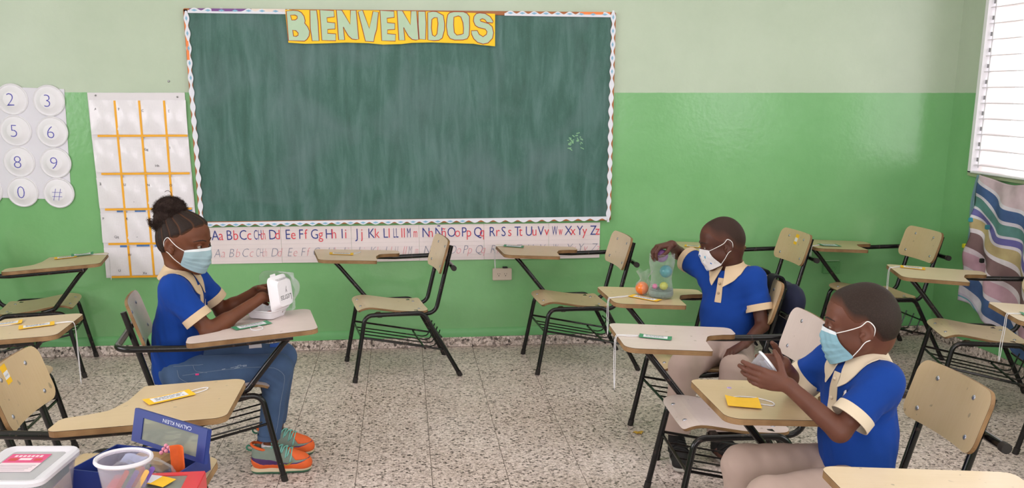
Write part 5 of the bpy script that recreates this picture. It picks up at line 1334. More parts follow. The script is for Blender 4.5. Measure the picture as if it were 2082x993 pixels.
for hl, to in (((.22, -.11, 0), (.42, -.12, 0)), ((.225, .13, 0), (.425, .14, 0))):
    r_ = empty('shoe', (0, 0, 0)); r_.parent = boy2; shoe(r_, hl, to, .205, BSH, style='plain')
hair_cap(HC, 'hair', boy2, BUZZ2, .0045, LINE, fade=.03, blend=.028)
hs = Sdf(); face(hs, HC); HSDF = hs
mk_, M2 = mask_mesh(HC, hs, boy2, mat('sky_blue_mask', '#83adbd', .75, .05, 40, bumpy=.15, bscale=300), az=44, azb=70, top=-.004, bot=-.112, edge=(-.010, -.084), white=MASKW)
for sd_ in (1, -1): elastic(HC, M2, boy2, sd_)
brow(HC, boy2, BROWM)
print('people done', round(time.time()-T0, 1))
# ---------------------------------------------------------------- things on the tablets
def tabM(key, x, y, deg=0, z=0.0):
    """frame lying on a chair's tablet at its local (x, y), turned by deg"""
    return CHAIRS[key] @ Matrix.Translation((x, y, TABTOP(x)+z)) @ Matrix.Rotation(-TILT, 4, 'Y') @ Matrix.Rotation(R(deg), 4, 'Z')
STR = mat('white_string', '#dcdbde', .8); CARD = {'yellow': mat('yellow_tag_card', '#eebc23', .55, .08, 30), 'green': mat('green_tag_card', '#3f8a63', .55, .15, 40)}
LAB = mat('tag_label_paper', '#dcdde2', .6, .05, 30); SCRIB = mat('tag_ink', '#5a6272', .6)
def hang(key, pts, name='cord', parent=None, r=.0013, smoothpts=28):
    """pts in chair space"""
    P = [CHAIRS[key] @ Vector(p) for p in pts]
    if parent is not None: P = [parent.matrix_world.inverted() @ p for p in P]
    return tube_part(name, [tuple(p) for p in P], r, STR, parent, 6, smoothpts=smoothpts)
def tag_card(key, p, q, wid, color, label, cord=None, loop=None, blank=False, bend=.006):
    """a folded name tag lying from p to q (chair-local) with a paper label and a cord"""
    p = Vector(p); q = Vector(q); L = (q-p).length; c = (p+q)/2; an = math.degrees(math.atan2(q.y-p.y, q.x-p.x))
    r = empty('name_tag'); r.matrix_world = tabM(key, c.x, c.y, an, .0006); bpy.context.view_layer.update(); tag(r, label, 'name tag', 'name tags on the tablets')
    rn = random.Random(hash(label) % 999); b = MB()
    up = lambda u, v: bend*(.3*math.sin(PI*u)+.7*abs(2*u-1)**2*(.5+.5*v))
    b.shell(lambda u, v: ((u-.5)*L, (v-.5)*wid, .001+up(u, v)), 9, 5, .0008); b.build('card', CARD[color], r, smooth=40)
    if not blank:
        b = MB(); b.shell(lambda u, v: ((u-.5)*L*.74, (v-.5)*wid*.66, .0021+up(.13+.74*u, v)), 9, 5, .0004); lb = b.build('paper_label', LAB, r, smooth=40)
        b = MB()
        for i in range(3):
            x = -.3*L
            while x < .26*L:
                l = L*(.04+.06*((i*7+int(x*900)) % 5)/5); y = (i-1)*wid*.17; u0 = x/L+.5
                b.ribbon([(x, y), (x+l*.5, y+wid*.05), (x+l, y-wid*.02)], wid*.045, False, z=.0032+up(u0, .5)); x += l*1.5
        b.build('scribble', SCRIB, lb, kind='stuff')
    if loop:
        P = [CHAIRS[key] @ Vector((x, y, TABTOP(x)+.0022)) for x, y in loop]; iw = r.matrix_world.inverted()
        tube_part('cord', [tuple(iw @ v) for v in P], .0017, STR, r, 6, smoothpts=40)
    if cord: 
        iw = r.matrix_world.inverted(); tube_part('cord', [tuple(iw @ (CHAIRS[key] @ Vector(v))) for v in cord], .0015, STR, r, 6, smoothpts=40)
    return r
def edge_cord(x0, y0, xe, ye, drop, dx=.0, dy=.0, side=0.0):
    """cord from the card to the tablet's edge, over it and down (chair-local)"""
    t = TABTOP
    return [(x0, y0, t(x0)+.003), ((x0+xe)/2, (y0+ye)/2+.008, t((x0+xe)/2)+.003), (xe-.012, ye, t(xe)+.003), (xe+.004, ye+.001, t(xe)-.004), (xe+.006, ye+.002+side, t(xe)-.05), (xe+.005+dx*.5, ye+dy*.5+side, t(xe)-drop*.55), (xe+.006+dx, ye+dy+side, t(xe)-drop), (xe+.009+dx, ye+dy-.004+side, t(xe)-drop*.7), (xe+.010, ye-.006+side, t(xe)-.06), (xe+.006, ye-.007, t(xe)-.003), (xe-.012, ye-.008, t(xe)+.003), (x0, y0-.008, t(x0)+.003)]
tag_card('W1', (.318, -.17), (.190, -.155), .062, 'yellow', 'yellow name tag with white label on the chair under the middle of the alphabet', loop=[(.20, -.17), (.17, -.21), (.14, -.25), (.16, -.20), (.20, -.15)])
tag_card('W2', (.345, -.285), (.235, -.255), .065, 'green', 'pale green name tag on the chair before the wall outlet', cord=edge_cord(.33, -.29, .392, -.27, .135))
tag_card('C7', (.335, -.150), (.251, -.110), .062, 'yellow', 'yellow name tag on the tablet behind the jar boy\'s head')
tag_card('C8', (.322, -.085), (.205, -.085), .075, 'green', 'green name tag with short cord on the corner chair\'s tablet', cord=edge_cord(.325, -.08, .392, -.03, .085))
tag_card('C9', (.333, -.270), (.219, -.245), .062, 'yellow', 'yellow name tag with hanging cord on the chair below the striped cloth', cord=edge_cord(.335, -.265, .392, -.215, .16))
tag_card('C10', (.338, -.106), (.25, -.10), .055, 'green', 'name tag on the tablet cut by the right edge, cords hanging down', cord=edge_cord(.338, -.106, .392, -.09, .20, .0, -.02))
tag_card('C4', (.311, -.135), (.198, -.105), .05, 'green', 'green name tag with very long cord on the greyed tablet', cord=edge_cord(.310, -.13, .392, -.125, .20))
tag_card('B2', (.350, -.100), (.258, -.080), .09, 'yellow', 'blank yellow card with white cord loop before the boy with the badge', blank=True, bend=.012, loop=[(.335, -.13), (.30, -.155), (.25, -.15), (.215, -.115), (.212, -.09), (.225, -.075), (.26, -.09)])
tag_card('B1', (.285, -.125), (.185, -.025), .05, 'yellow', 'yellow name tag partly under the plastic jar', cord=edge_cord(.28, -.125, .392, -.06, .16))
tag_card('G', (.089, -.190), (.224, -.142), .055, 'green', 'green name tag with white loop on the girl\'s tablet', loop=[(.15, -.20), (.155, -.235), (.175, -.25), (.195, -.235), (.19, -.20), (.175, -.18)])
tag_card('L2', (.135, -.145), (.252, -.075), .062, 'yellow', 'yellow name tag with white loop on the lower left tablet', loop=[(.22, -.09), (.26, -.085), (.285, -.06), (.288, -.035), (.265, -.04), (.235, -.07)])
tag_card('L3', (.125, -.035), (.235, -.02), .060, 'yellow', 'yellow name tag under a green one on the far left rear tablet')
tag_card('L3', (.205, -.005), (.315, .010), .055, 'green', 'green name tag on top of a yellow one, far left rear tablet', cord=edge_cord(.30, .0, .392, -.04, .14), bend=.016)
tag_card('L4', (.075, -.075), (.184, -.050), .062, 'yellow', 'yellow name tag cut by the left edge, behind another yellow tag', loop=[(.10, -.10), (.15, -.09), (.18, -.07)])
tag_card('L4', (.208, -.165), (.327, -.130), .062, 'yellow', 'yellow name tag with long hanging cord at the left edge', cord=edge_cord(.325, -.13, .392, -.125, .245))
# stickers on two backrests
for ob_ in [o for o in COL.objects if o.get('category') == 'chair']:
    for key, sx, sy, rot in (('L2', .80, -.045, 4), ('C7', .72, .0, -3)):
        if (ob_.matrix_world.translation-CHAIRS[key].translation).length < .01 or (Vector(ob_.location)-CHAIRS[key].translation).length < .01:
            p = backP(sx, sy)+backN(sx, sy)*.0068; X = frame(p, Vector((.0, 1, .0)), Vector((-.28, 0, .96))) @ Matrix.Rotation(R(rot), 4, 'Z')
            b = MB(); b.box((0, 0, 0), (.038, .058, .0006), xf=X); part(b.build('sticker', CARD['yellow'], ob_), 'yellow sticker with a white label')
            st_ = ob_.children[-1]; b = MB(); b.box((0, -.002, .0006), (.032, .022, .0004), xf=X); l_ = b.build('sticker_label', LAB, [c for c in ob_.children if c.name.startswith('sticker')][-1])
            if key == 'L2':
                b = MB()
                for i in range(5): b.ribbon([(-.012+.005*i, -.005), (-.0105+.005*i, .002-.003*(i % 2)), (-.009+.005*i, -.005)], .0009, False, xf=X, z=.0010)
                b.build('sticker_writing', SCRIB, [c for c in ob_.children if c.name.startswith('sticker')][-1])
# ---------------------------------------------------------------- clear plastics
def clear_plastic(name, tint='#eef2f2', body=.12, rough=.08, ior=1.45, edge=.5):
    m, nt, b = new_mat(name); nt.nodes.remove(b); out = nt.nodes['Material Output']
    tr = N(nt, 'ShaderNodeBsdfTransparent'); tr.inputs[0].default_value = lin(tint)
    df = N(nt, 'ShaderNodeBsdfPrincipled'); df.inputs['Base Color'].default_value = lin(tint); df.inputs['Roughness'].default_value = rough; df.inputs['IOR'].default_value = ior; df.inputs['Specular IOR Level'].default_value = 1.0
    lw = N(nt, 'ShaderNodeLayerWeight', i_Blend=.35); mr = N(nt, 'ShaderNodeMapRange'); mr.inputs[3].default_value = body; mr.inputs[4].default_value = edge
    nt.links.new(lw.outputs['Facing'], mr.inputs[0]); mx = N(nt, 'ShaderNodeMixShader'); nt.links.new(mr.outputs[0], mx.inputs[0]); nt.links.new(tr.outputs[0], mx.inputs[1]); nt.links.new(df.outputs[0], mx.inputs[2])
    nt.links.new(mx.outputs[0], out.inputs[0]); return m
CLEAR = clear_plastic('clear_jar_plastic', '#f1f5f3', .06, .04, edge=.42); FILM = clear_plastic('clear_bag_film', '#f4f6f6', .06, .08, edge=.32); FROST = clear_plastic('frosted_tub_plastic', '#eeecf2', .14, .22, edge=.36); WINF = clear_plastic('box_window_film', '#c9cfc6', .22, .1, edge=.5)
# ---------------------------------------------------------------- jar, balls and bag in front of the first boy
JX, JY = .153, -.118; JM = tabM('B1', JX, JY); up_ = Matrix.Translation(JM.translation)
jar = empty('plastic_jar'); jar.location = JM.translation; tag(jar, 'clear waisted plastic jar with a ridged neck, glitter and balls inside', 'jar')
prof = [(.0005, .004), (.046, .0015), (.053, .008), (.055, .022), (.051, .045), (.0455, .072), (.0445, .09), (.049, .12), (.0545, .148), (.056, .158), (.053, .163), (.0555, .166), (.0555, .170), (.0525, .173), (.0552, .176), (.0552, .180), (.0525, .183), (.0545, .187), (.0545, .192), (.051, .193)]
b = MB(); b.lathe(prof, 40); b.build('jar_body', CLEAR, jar, smooth=50)
gl_ = mat('grey_green_glitter', '#75877f', .35, .6, 400, bumpy=1.0, bscale=600)
b = MB(); rn = random.Random(9)
b.lathe([(.0005, .006), (.045, .006), (.051, .012), (.0525, .022), (.050, .034), (.02, .036), (.0005, .035)], 32)
for i in range(420):
    a = rn.uniform(0, 2*PI); r_ = .051*math.sqrt(rn.random()); z = .036+rn.random()*.004; b.box((r_*math.cos(a), r_*math.sin(a), z), (.003, .003, .0015), xf=None)
g_ = b.build('glitter', gl_, kind='stuff'); g_.location = jar.location; tag(g_, 'grey-green glitter heaped in the bottom of the clear jar', 'glitter')
def ball(name, key, loc, r, m, label):
    b = MB(); b.ball((0, 0, 0), r, 24, 16); o = b.build(name, m, smooth=True); o.location = CHAIRS[key] @ Vector(loc); return tag(o, label, 'ball')
JB = CHAIRS['B1'].inverted() @ jar.location
def speck(name, c): return mat(name, c, .2, .45, 130, coat=.5)
ball('teal_ball', 'B1', (JB.x-.018, JB.y+.004, JB.z+.115), .0275, speck('teal_sparkle', '#2f8f9a'), 'teal sparkling ball halfway up inside the jar')
ball('yellow_ball', 'B1', (JB.x-.004, JB.y+.026, JB.z+.055), .0185, speck('lime_sparkle', '#b9b83a'), 'yellow-green ball low inside the jar')
ball('pink_ball', 'B1', (JB.x+.031, JB.y+.010, JB.z+.052), .0115, speck('pink_sparkle', '#d85a9a'), 'small pink ball at the jar\'s left wall')
ball('purple_ball', 'B1', (JB.x+.004, JB.y+.004, JB.z+.184), .0285, speck('purple_sparkle', '#8c5a96'), 'purple ball held over the jar\'s mouth')
bg_c = CHAIRS['B1'] @ Vector((.222, -.185, 0)); zt = TABTOP(.222)
ball('orange_ball', 'B1', (.225, -.165, zt+.030), .029, mat('orange_sparkle', '#e0752a', .25, .3, 120, coat=.5), 'orange ball in the clear bag beside the jar')
def bag(name, base, seedn, prof, label, squash=1.0, n=36, m=FILM):
    """crumpled clear film gathered into folds"""
    w1 = wave(seedn, 60, 6); b = MB(); vs = []
    def fn(u, v):
        t = v*(len(prof)-1); i = min(int(t), len(prof)-2); f = t-i; r = prof[i][0]*(1-f)+prof[i+1][0]*f; z = prof[i][1]*(1-f)+prof[i+1][1]*f; a = 2*PI*u
        p = np.array([[r*math.cos(a), r*math.sin(a)*squash, z]]); k = 1+.16*float(w1(p)[0])+.08*math.sin(7*a+z*60)+.05*math.sin(17*a-z*90)
        return (r*math.cos(a)*k, r*math.sin(a)*squash*k, z+.005*math.sin(5*a+z*40)*min(1, r/.02))
    b.grid(fn, n, 22, closeu=True); o = b.build(name, m, smooth=True); o.location = base; return tag(o, label, 'bag')
o = bag('clear_bag', CHAIRS['B1'] @ Vector((.215, -.170, zt+.002)), 12, [(.004, 0), (.030, .002), (.037, .022), (.035, .042), (.024, .058), (.017, .068), (.022, .082), (.030, .096), (.034, .104)], 'small clear bag with a flared gathered top beside the jar')
# ---------------------------------------------------------------- foam box and bag in the girl's hands
FOAM = mat('white_foam', '#e8e4ea', .5, .02, 60, bumpy=.1, bscale=500)
C_ = Vector((.238, -.118, 0)); e1 = Vector((.56, .83, 0)).normalized(); e2 = Vector((-e1.y, e1.x, 0)); SZ = .128
fb = empty('foam_box'); FM = CHAIRS['G'] @ frame(C_+Vector((0, 0, TABTOP(.22)+.0035)), e1, e2); fb.matrix_world = FM; bpy.context.view_layer.update(); tag(fb, 'white foam clamshell box with handwritten lid, held open by the girl', 'box')
def rrect(x0, y0, x1, y1, r, n=4): return [(p[0], p[1]) for p in fillet([(x0, y0), (x1, y0), (x1, y1), (x0, y1)], r, n, True)]
def dish(b, S_, h, inset, r, th, X):
    """a shallow open tray with rounded corners, rim at the top"""
    L_ = []
    for (ins, z) in ((inset, 0), (inset*.25, h*.75), (0, h-.003), (-.004, h), (-.004, h+.0025), (.001, h+.002), (th, h-.004), (inset*.25+th, h*.7), (inset+th, th)):
        L_.append([(x, y, z) for x, y in rrect(ins, ins, S_-ins, S_-ins, r)])
    n = len(L_[0]); vs = [p for l in L_ for p in l]; fs = [tuple(range(n-1, -1, -1))]
    for i in range(len(L_)-1): fs += [(i*n+k, i*n+(k+1) % n, (i+1)*n+(k+1) % n, (i+1)*n+k) for k in range(n)]
    fs.append(tuple((len(L_)-1)*n+k for k in range(n))); b.add(vs, fs, 0, X)
b = MB(); dish(b, SZ, .032, .012, .018, .0028, ID); b.build('tray', FOAM, fb, smooth=35)
# the lid: hinged on the near right side (local y=0 edge), swung up; its outside faces the camera
LX = Matrix.Translation((0, 0, .033)) @ Matrix.Rotation(R(84), 4, 'X')
b = MB(); dish(b, SZ, .030, .014, .020, .0028, LX @ Matrix.Translation((0, 0, -.0)) @ Matrix.Translation((0, 0, .030)) @ Matrix.Diagonal((1, 1, -1, 1)))
lid = b.build('lid', FOAM, fb, smooth=35)
bm_ = bmesh.new(); bm_.from_mesh(lid.data); bmesh.ops.recalc_face_normals(bm_, faces=bm_.faces); bm_.to_mesh(lid.data); bm_.free()
b = MB(); b.box((SZ*.32, SZ+.006, -.001), (.034, .014, .004), xf=LX @ Matrix.Translation((0, 0, .0)), bev=.001); b.build('closing_tab', FOAM, lid)
tx = MB()
for s, x, y, sz in (('Letras', .094, .056, .038), ('y', .066, .080, .034)):
    v, f = text_mesh(s, sz, offset=-.012); tx.add([(p[0]*.86, p[1], 0) for p in v], f, 0, LX @ Matrix.Translation((0, 0, .0306)) @ Matrix.Translation((x+.012, y, 0)) @ Matrix.Rotation(PI, 4, 'Z'))
v, f = text_mesh('Numeros', .025, offset=-.012); tx.add([(p[0]*.9, p[1], 0) for p in v], f, 0, LX @ Matrix.Translation((.108, .122, .0195)) @ Matrix.Rotation(R(-58), 4, 'X') @ Matrix.Rotation(PI, 4, 'Z'))
tx.build('handwriting', mat('black_marker', '#2c2a30', .6), lid)
for i, (x, y, c, nm) in enumerate(((.030, .040, '#d8452c', 'red'), (.048, .055, '#e0a52a', 'yellow'), (.028, .066, '#e27a2a', 'orange'), (.055, .032, '#8a2433', 'dark red'), (.07, .06, '#d8452c', 'red'), (.04, .085, '#e0a52a', 'yellow'))):
    b = MB(); b.box((0, 0, 0), (.020, .014, .010), bev=.003); o = b.build('letter_piece', mat(nm.replace(' ', '_')+'_foam', c, .6)); o.matrix_world = FM @ Matrix.Translation((x, y, .010+.0008*i)) @ Matrix.Rotation(R(40*i), 4, 'Z')
    tag(o, ['red piece at the near side of the foam tray', 'yellow piece in the middle of the foam tray', 'orange piece beside the girl\'s fingers in the foam tray', 'dark red piece by the lid hinge in the foam tray', 'red piece deep in the foam tray under the lid', 'yellow piece at the far side of the foam tray'][i], 'foam letter')
def film(name, parent, fn, nu, nv):
    b = MB(); b.grid(fn, nu, nv); o = b.build(name, FILM, parent, smooth=True); return o
w1 = wave(51, 45, 7); w2 = wave(52, 130, 7)
bb = empty('plastic_bag'); bb.matrix_world = FM; bpy.context.view_layer.update(); tag(bb, 'crumpled clear plastic bag around the back of the foam box', 'bag')
def bagfn(u, v):
    a = -1.35+u*2.3; c = np.array([.078, .052, .095]); el = -1.1+v*2.25
    d = np.array([math.cos(a)*math.cos(el), math.sin(a)*math.cos(el), math.sin(el)]); r = np.array([.085, .092, .080]); lobe = math.exp(-((a+.35)/.75)**2-((el-.15)/.7)**2)
    q = c+d*r; k = 1+.45*lobe+.10*abs(float(w1(q[None])[0]))+.10*float(w1(q[None]*.6)[0])+.06*abs(float(w2(q[None])[0])); p = c+d*r*k
    if p[0] < SZ+.006 and p[1] < .008: p[1] = min(p[1], -.040 if p[0] < SZ-.01 else p[1])
    return (p[0], p[1]+.006, max(p[2], .0035))
bo = film('bag_film', bb, bagfn, 44, 32); bo.data.polygons.foreach_set('use_smooth', [False]*len(bo.data.polygons))
bo.data.materials.clear(); bo.data.materials.append(clear_plastic('crumpled_film', '#f1f4f4', .10, .10, edge=.5))
# ---------------------------------------------------------------- the small cup in the other boy's hands
cup = empty('plastic_cup'); cax = Vector((-.74, .04, .58)).normalized(); cX = cax.to_track_quat('Z', 'Y').to_matrix().to_4x4(); cX.translation = Vector((.318, .004, .742)); cup.matrix_world = CHAIRS['B2'] @ cX; bpy.context.view_layer.update()
tag(cup, 'small clear plastic cup of coloured bits held by the boy with the badge', 'cup')
b = MB(); b.lathe([(.0005, .001), (.020, 0), (.022, .004), (.0325, .052)], 32); b.build('cup_wall', clear_plastic('cup_plastic', '#e8e8f0', .22, .12, edge=.6), cup, smooth=40)
b = MB(); b.lathe([(.0325, .050), (.0365, .0505), (.037, .055), (.0345, .057), (.032, .055)], 32); b.build('cup_rim', mat('milky_rim', '#dcdde4', .3), cup, smooth=40)
rn = random.Random(11)
for i, (c, nm) in enumerate((('#4d86c4', 'blue'), ('#c4506a', 'rose'), ('#6d6fb8', 'violet'), ('#d98aa0', 'pink'), ('#3f6fae', 'deep blue'))):
    b = MB(); b.lathe([(.0035, -.0015), (.007, -.0015), (.007, .0015), (.0035, .0015), (.0035, -.0015)], 14); o = b.build('bead_ring', mat(nm.replace(' ', '_')+'_bead', c, .35), smooth=40)
    o.matrix_world = cup.matrix_world @ Matrix.Translation((.011*math.cos(i*1.3), .011*math.sin(i*1.3), .008+.006*i)) @ Euler((i*.7, i*.5, 0)).to_matrix().to_4x4()
    tag(o, nm+' ring-shaped bead inside the small clear cup', 'bead')
b = MB(); b.lathe([(.0001, .002), (.006, .002), (.0075, 0)], 14); o = b.build('lilac_button', mat('lilac_plastic', '#a590c0', .4)); o.matrix_world = tabM('B2', .292, -.25); tag(o, 'lilac button near the far corner of the badge boy\'s tablet', 'button')
# ---------------------------------------------------------------- backpack on the jar boy's chair
NAVY = fabric('navy_nylon', '#22253a', .2, 500, .3, .7); STRAPM = fabric('black_webbing', '#17181d', .2, 600, .3, .7)
bpk = Sdf(); bpk.cone((-.365, -.07, .46), (-.365, .09, .46), .080, .085, .05, flat=((1, 0, 0), .75)); bpk.cone((-.365, -.05, .62), (-.36, .075, .62), .075, .075, .06, flat=((1, 0, 0), .7)); bpk.cone((-.39, -.05, .44), (-.39, .07, .44), .05, .05, .03)
bz = wave(61, 34, 6); bz2 = wave(62, 80, 6); bpk.post.append(lambda P, d: d+.006*bz(P*np.array([1, 1, .5]))+.002*bz2(P)); bpk.fn(lambda P: P[:, 0]+.318, .006)
pk_ = sdf_object('backpack', bpk, .005, NAVY); pk_.matrix_world = CHAIRS['B1']; tag(pk_, 'dark navy backpack hung over the jar boy\'s chair back', 'backpack')
for y0 in (.065, -.09):
    b = MB(); pts = [(-.335, y0, .60), (-.318, y0, .715), (-.288, y0+.003, .738), (-.262, y0+.006, .728), (-.246, y0+.006, .66), (-.232, y0+.006, .56), (-.238, y0, .47), (-.28, y0-.005, .40)]
    pts = [smooth_curve(pts, i/30) for i in range(31)]
    b.shell(lambda u, v: tuple(pts[round(v*30)]+Vector((0, (u-.5)*.058, 0))), 5, 31, .008); b.build('shoulder_strap', STRAPM, pk_, smooth=50)
    b = MB(); b.box((-.236, y0+.006, .52), (.012, .046, .024), bev=.003); b.build('strap_buckle', mat('black_plastic', '#1d1d1e', .5), pk_)
# ---------------------------------------------------------------- boxes and tubs on the nearest left tablet
zt5 = lambda x, e=0: TABTOP(x)+e
# storage box with lid
sb = empty('storage_box'); sb.matrix_world = CHAIRS['L5'] @ Matrix.Translation((.038, -.205, zt5(.04, .002))) @ Matrix.Rotation(R(-3), 4, 'Z'); bpy.context.view_layer.update(); tag(sb, 'clear plastic storage box with white rimmed lid and pink label, lower left corner', 'box')
def tubbox(b, w_, d_, h, inset, r, th=.002):
    L_ = []
    for ins, z in ((inset, .0), (0, h), (th, h), (inset+th, th)): L_.append([(x, y, z) for x, y in rrect(-w_/2+ins, -d_/2+ins, w_/2-ins, d_/2-ins, r)])
    n = len(L_[0]); vs = [p for l in L_ for p in l]; fs = [tuple(range(n-1, -1, -1))]
    for i in range(3): fs += [(i*n+k, i*n+(k+1) % n, (i+1)*n+(k+1) % n, (i+1)*n+k) for k in range(n)]
    fs.append(tuple(3*n+k for k in range(n))); b.add(vs, fs)
b = MB(); tubbox(b, .150, .200, .092, .012, .02); b.build('box_body', FROST, sb, smooth=35)
lidm = clear_plastic('lid_plastic', '#e6e6ea', .34, .2, edge=.6); b = MB()
prof = [((-.0), .088), (-.006, .090), (-.007, .098), (-.003, .103), (.006, .103), (.014, .098), (.020, .097)]
L_ = [[(x, y, z) for x, y in rrect(-.077+ins, -.102+ins, .077-ins, .102-ins, max(.006, .022-ins))] for ins, z in prof]; n = len(L_[0])
b.add([p for l in L_ for p in l], [(i*n+k, i*n+(k+1) % n, (i+1)*n+(k+1) % n, (i+1)*n+k) for i in range(len(L_)-1) for k in range(n)]); b.build('lid_rim', mat('white_lid_rim', '#d2d0d8', .35, .03, 20), sb, smooth=40)
b = MB(); b.prism(rrect(-.058, -.083, .058, .083, .01), .0955, .0975); b.build('lid_panel', lidm, sb)
PKL = mat('pink_label', '#d0517f', .5, .12, 30)
b = MB(); b.box((-.010, .012, .0984), (.085, .105, .0005)); lb = b.build('lid_label', mat('label_white', '#dccdd4', .5, .06, 40), sb)
b = MB(); b.box((-.010, .038, .0989), (.085, .052, .0004)); part(b.build('label_band', PKL, lb), 'pink printed band of the label')
b = MB()
for i in range(7): b.box((-.038+.009*i, .050, .0993), (.006, .010, .0003))
b.box((-.010, .032, .0993), (.026, .012, .0003)); b.box((.018, .029, .0993), (.016, .013, .0003), mi=1); b.box((-.036, .030, .0993), (.018, .016, .0003), mi=1)
part(b.build('label_print', [mat('label_print_pale', '#e5cfd6', .5), mat('label_print_red', '#c04a45', .5)], lb), 'pale and red print on the label')
b = MB()
for i in range(4): b.box((-.010, -.004-.009*i, .0989), (.075-.008*i, .0035, .0003))
b.build('label_lines', mat('label_grey', '#b9adb6', .6), lb)
rn = random.Random(21)
for i, (c, nm) in enumerate((('#8d7fc0', 'lilac'), ('#c95a78', 'rose'), ('#6f66b5', 'violet'), ('#b94a5c', 'crimson'), ('#9a90cc', 'pale violet'), ('#4f8f7c', 'green'))):
    b = MB(); b.box((0, 0, 0), (.021, .150, .022), bev=.003); o = b.build('plastic_strip', mat(nm.replace(' ', '_')+'_strip', c, .5, .1, 30)); o.matrix_world = sb.matrix_world @ Matrix.Translation((-.043+.0185*i, .0, .020+.020*(i % 3))) @ Euler((R(rn.uniform(2, 7)), 0, R(rn.uniform(-4, 4)))).to_matrix().to_4x4()
    tag(o, nm+' plastic strip inside the lidded storage box', 'strip')
# round tub with craft sticks
tb = empty('round_tub'); TM = CHAIRS['L5'] @ Matrix.Translation((.257, -.232, zt5(.257, .003))); tb.matrix_world = TM; bpy.context.view_layer.update(); tag(tb, 'frosted round plastic tub of coloured craft sticks at the lower left', 'tub')
b = MB(); b.lathe([(.0005, .002), (.040, 0), (.043, .004), (.0545, .105), (.0525, .105), (.042, .006), (.0005, .004)], 40); b.build('tub_wall', FROST, tb, smooth=40)
b = MB(); b.lathe([(.053, .100), (.0585, .101), (.0605, .104), (.0595, .1085), (.056, .110), (.0525, .107), (.0525, .101)], 40); b.build('tub_rim', mat('milky_tub_rim', '#d6d4dc', .35), tb, smooth=40)
for i, (c, nm) in enumerate((('#d8572f', 'orange'), ('#3f7f55', 'green'), ('#e0a23a', 'yellow'), ('#6d4fa0', 'purple'), ('#c8412f', 'red'), ('#2f6f52', 'dark green'), ('#e9b867', 'pale orange'), ('#7a5bb0', 'violet'))):
    b = MB(); b.prism([(p[0], p[1]) for p in fillet([(-.005, 0), (.005, 0), (.005, .095), (-.005, .095)], .004, 3, True)], -.001, .001); o = b.build('craft_stick', mat(nm.replace(' ', '_')+'_stick', c, .6, .1, 50))
    dv_ = Vector((.52, .05*(i % 3-1), .84)).normalized(); o.matrix_world = TM @ frame(Vector((-.034+.0068*i, -.024+.014*(i % 3), .008)), dv_.cross(Vector((0, 1, 0))), dv_)
    tag(o, nm+' craft stick leaning in the frosted round tub', 'craft stick')
# navy gift box: open base, lid with a window standing across it, contents
NVB = mat('navy_card', '#25367a', .4, .06, 20); RDC = mat('red_card', '#d13c42', .4, .06, 20)
gx = Vector((.95, -.31, 0)).normalized(); GM = CHAIRS['L5'] @ frame(Vector((.245, -.085, zt5(.245, .002))), gx, Vector((-gx.y, gx.x, 0)))
gb = empty('gift_box'); gb.matrix_world = GM; bpy.context.view_layer.update(); tag(gb, 'open navy cardboard gift box with a windowed lid, lower left', 'box')
W_, D_, H_ = .245, .165, .045
b = MB(); b.box((0, 0, .001), (W_, D_, .002))
for c, s in (((0, D_/2, H_/2), (W_, .003, H_)), ((0, -D_/2, H_/2), (W_, .003, H_)), ((W_/2, 0, H_/2), (.003, D_, H_)), ((-W_/2, 0, H_/2), (.003, D_, H_))): b.box(c, s)
b.build('box_base', NVB, gb)
IG = GM.inverted() @ CHAIRS['L5']; q0 = IG @ Vector((.185, .050, .672)); q1 = IG @ Vector((.392, -.108, .668)); upv = (GM.inverted().to_3x3() @ Vector((0, 0, 1))); 
LXX = frame(q0, q1-q0, upv+Vector((0, .25, 0))); LW = (q1-q0).length; LH = .078
b = MB(); fr_ = .026
b.prism([(0, 0), (LW, 0), (LW, LH), (0, LH)], 0, .004, xf=LXX, holes=[[(.034, .010), (.034, LH-.016), (LW-.028, LH-.016), (LW-.028, .010)]]); 
b.box((LW/2, LH, -.002), (LW, .003, .010), xf=LXX); b.box((LW, LH/2, -.002), (.003, LH, .010), xf=LXX)
gl2 = b.build('lid_frame', NVB, gb)
b = MB(); b.box((LW/2, LH/2-.003, .001), (LW-.055, LH-.022, .0006), xf=LXX); b.build('lid_window', WINF, gl2)
v, f = text_mesh('CALVIN KLEIN', .0125, offset=.004); b = MB(); b.add([(p[0]*1.28, p[1], 0) for p in v], f, 0, LXX @ Matrix.Translation((LW-.052, LH-.0035, .0046)) @ Matrix.Rotation(PI, 4, 'Z')); b.build('lid_lettering', mat('silver_lettering', '#c3c9dc', .4), gl2)
rn = random.Random(31); PKB = mat('pink_bead', '#d0346f', .3)
for i in range(9):
    b = MB(); b.ball((0, 0, 0), .0048, 12, 8); o = b.build('pink_bead', PKB, smooth=True); o.matrix_world = GM @ Matrix.Translation((.040+.013*(i % 4), .020+.010*(i//4), .062+.005*(i % 3)))
    tag(o, 'small pink bead on the heap inside the navy gift box', 'bead', 'pink beads in the gift box')
b = MB(); b.box((0, 0, 0), (.09, .06, .036), bev=.01); o = b.build('tan_carton', mat('tan_carton', '#9a7a52', .7, .2, 40)); o.matrix_world = GM @ Matrix.Translation((.012, .022, .036)); tag(o, 'tan carton piece behind the clear bags in the navy gift box', 'carton')
b = MB(); b.shell(lambda u, v: ((u-.5)*.034, -.01+.02*math.sin(PI*u)*.6, v*.080), 8, 6, .002); o = b.build('orange_wrapper', mat('orange_wrapper', '#d9622a', .45, .2, 40), smooth=40); o.matrix_world = GM @ Matrix.Translation((.092, .012, .008)); tag(o, 'orange wrapper standing at the right end of the navy gift box', 'wrapper')
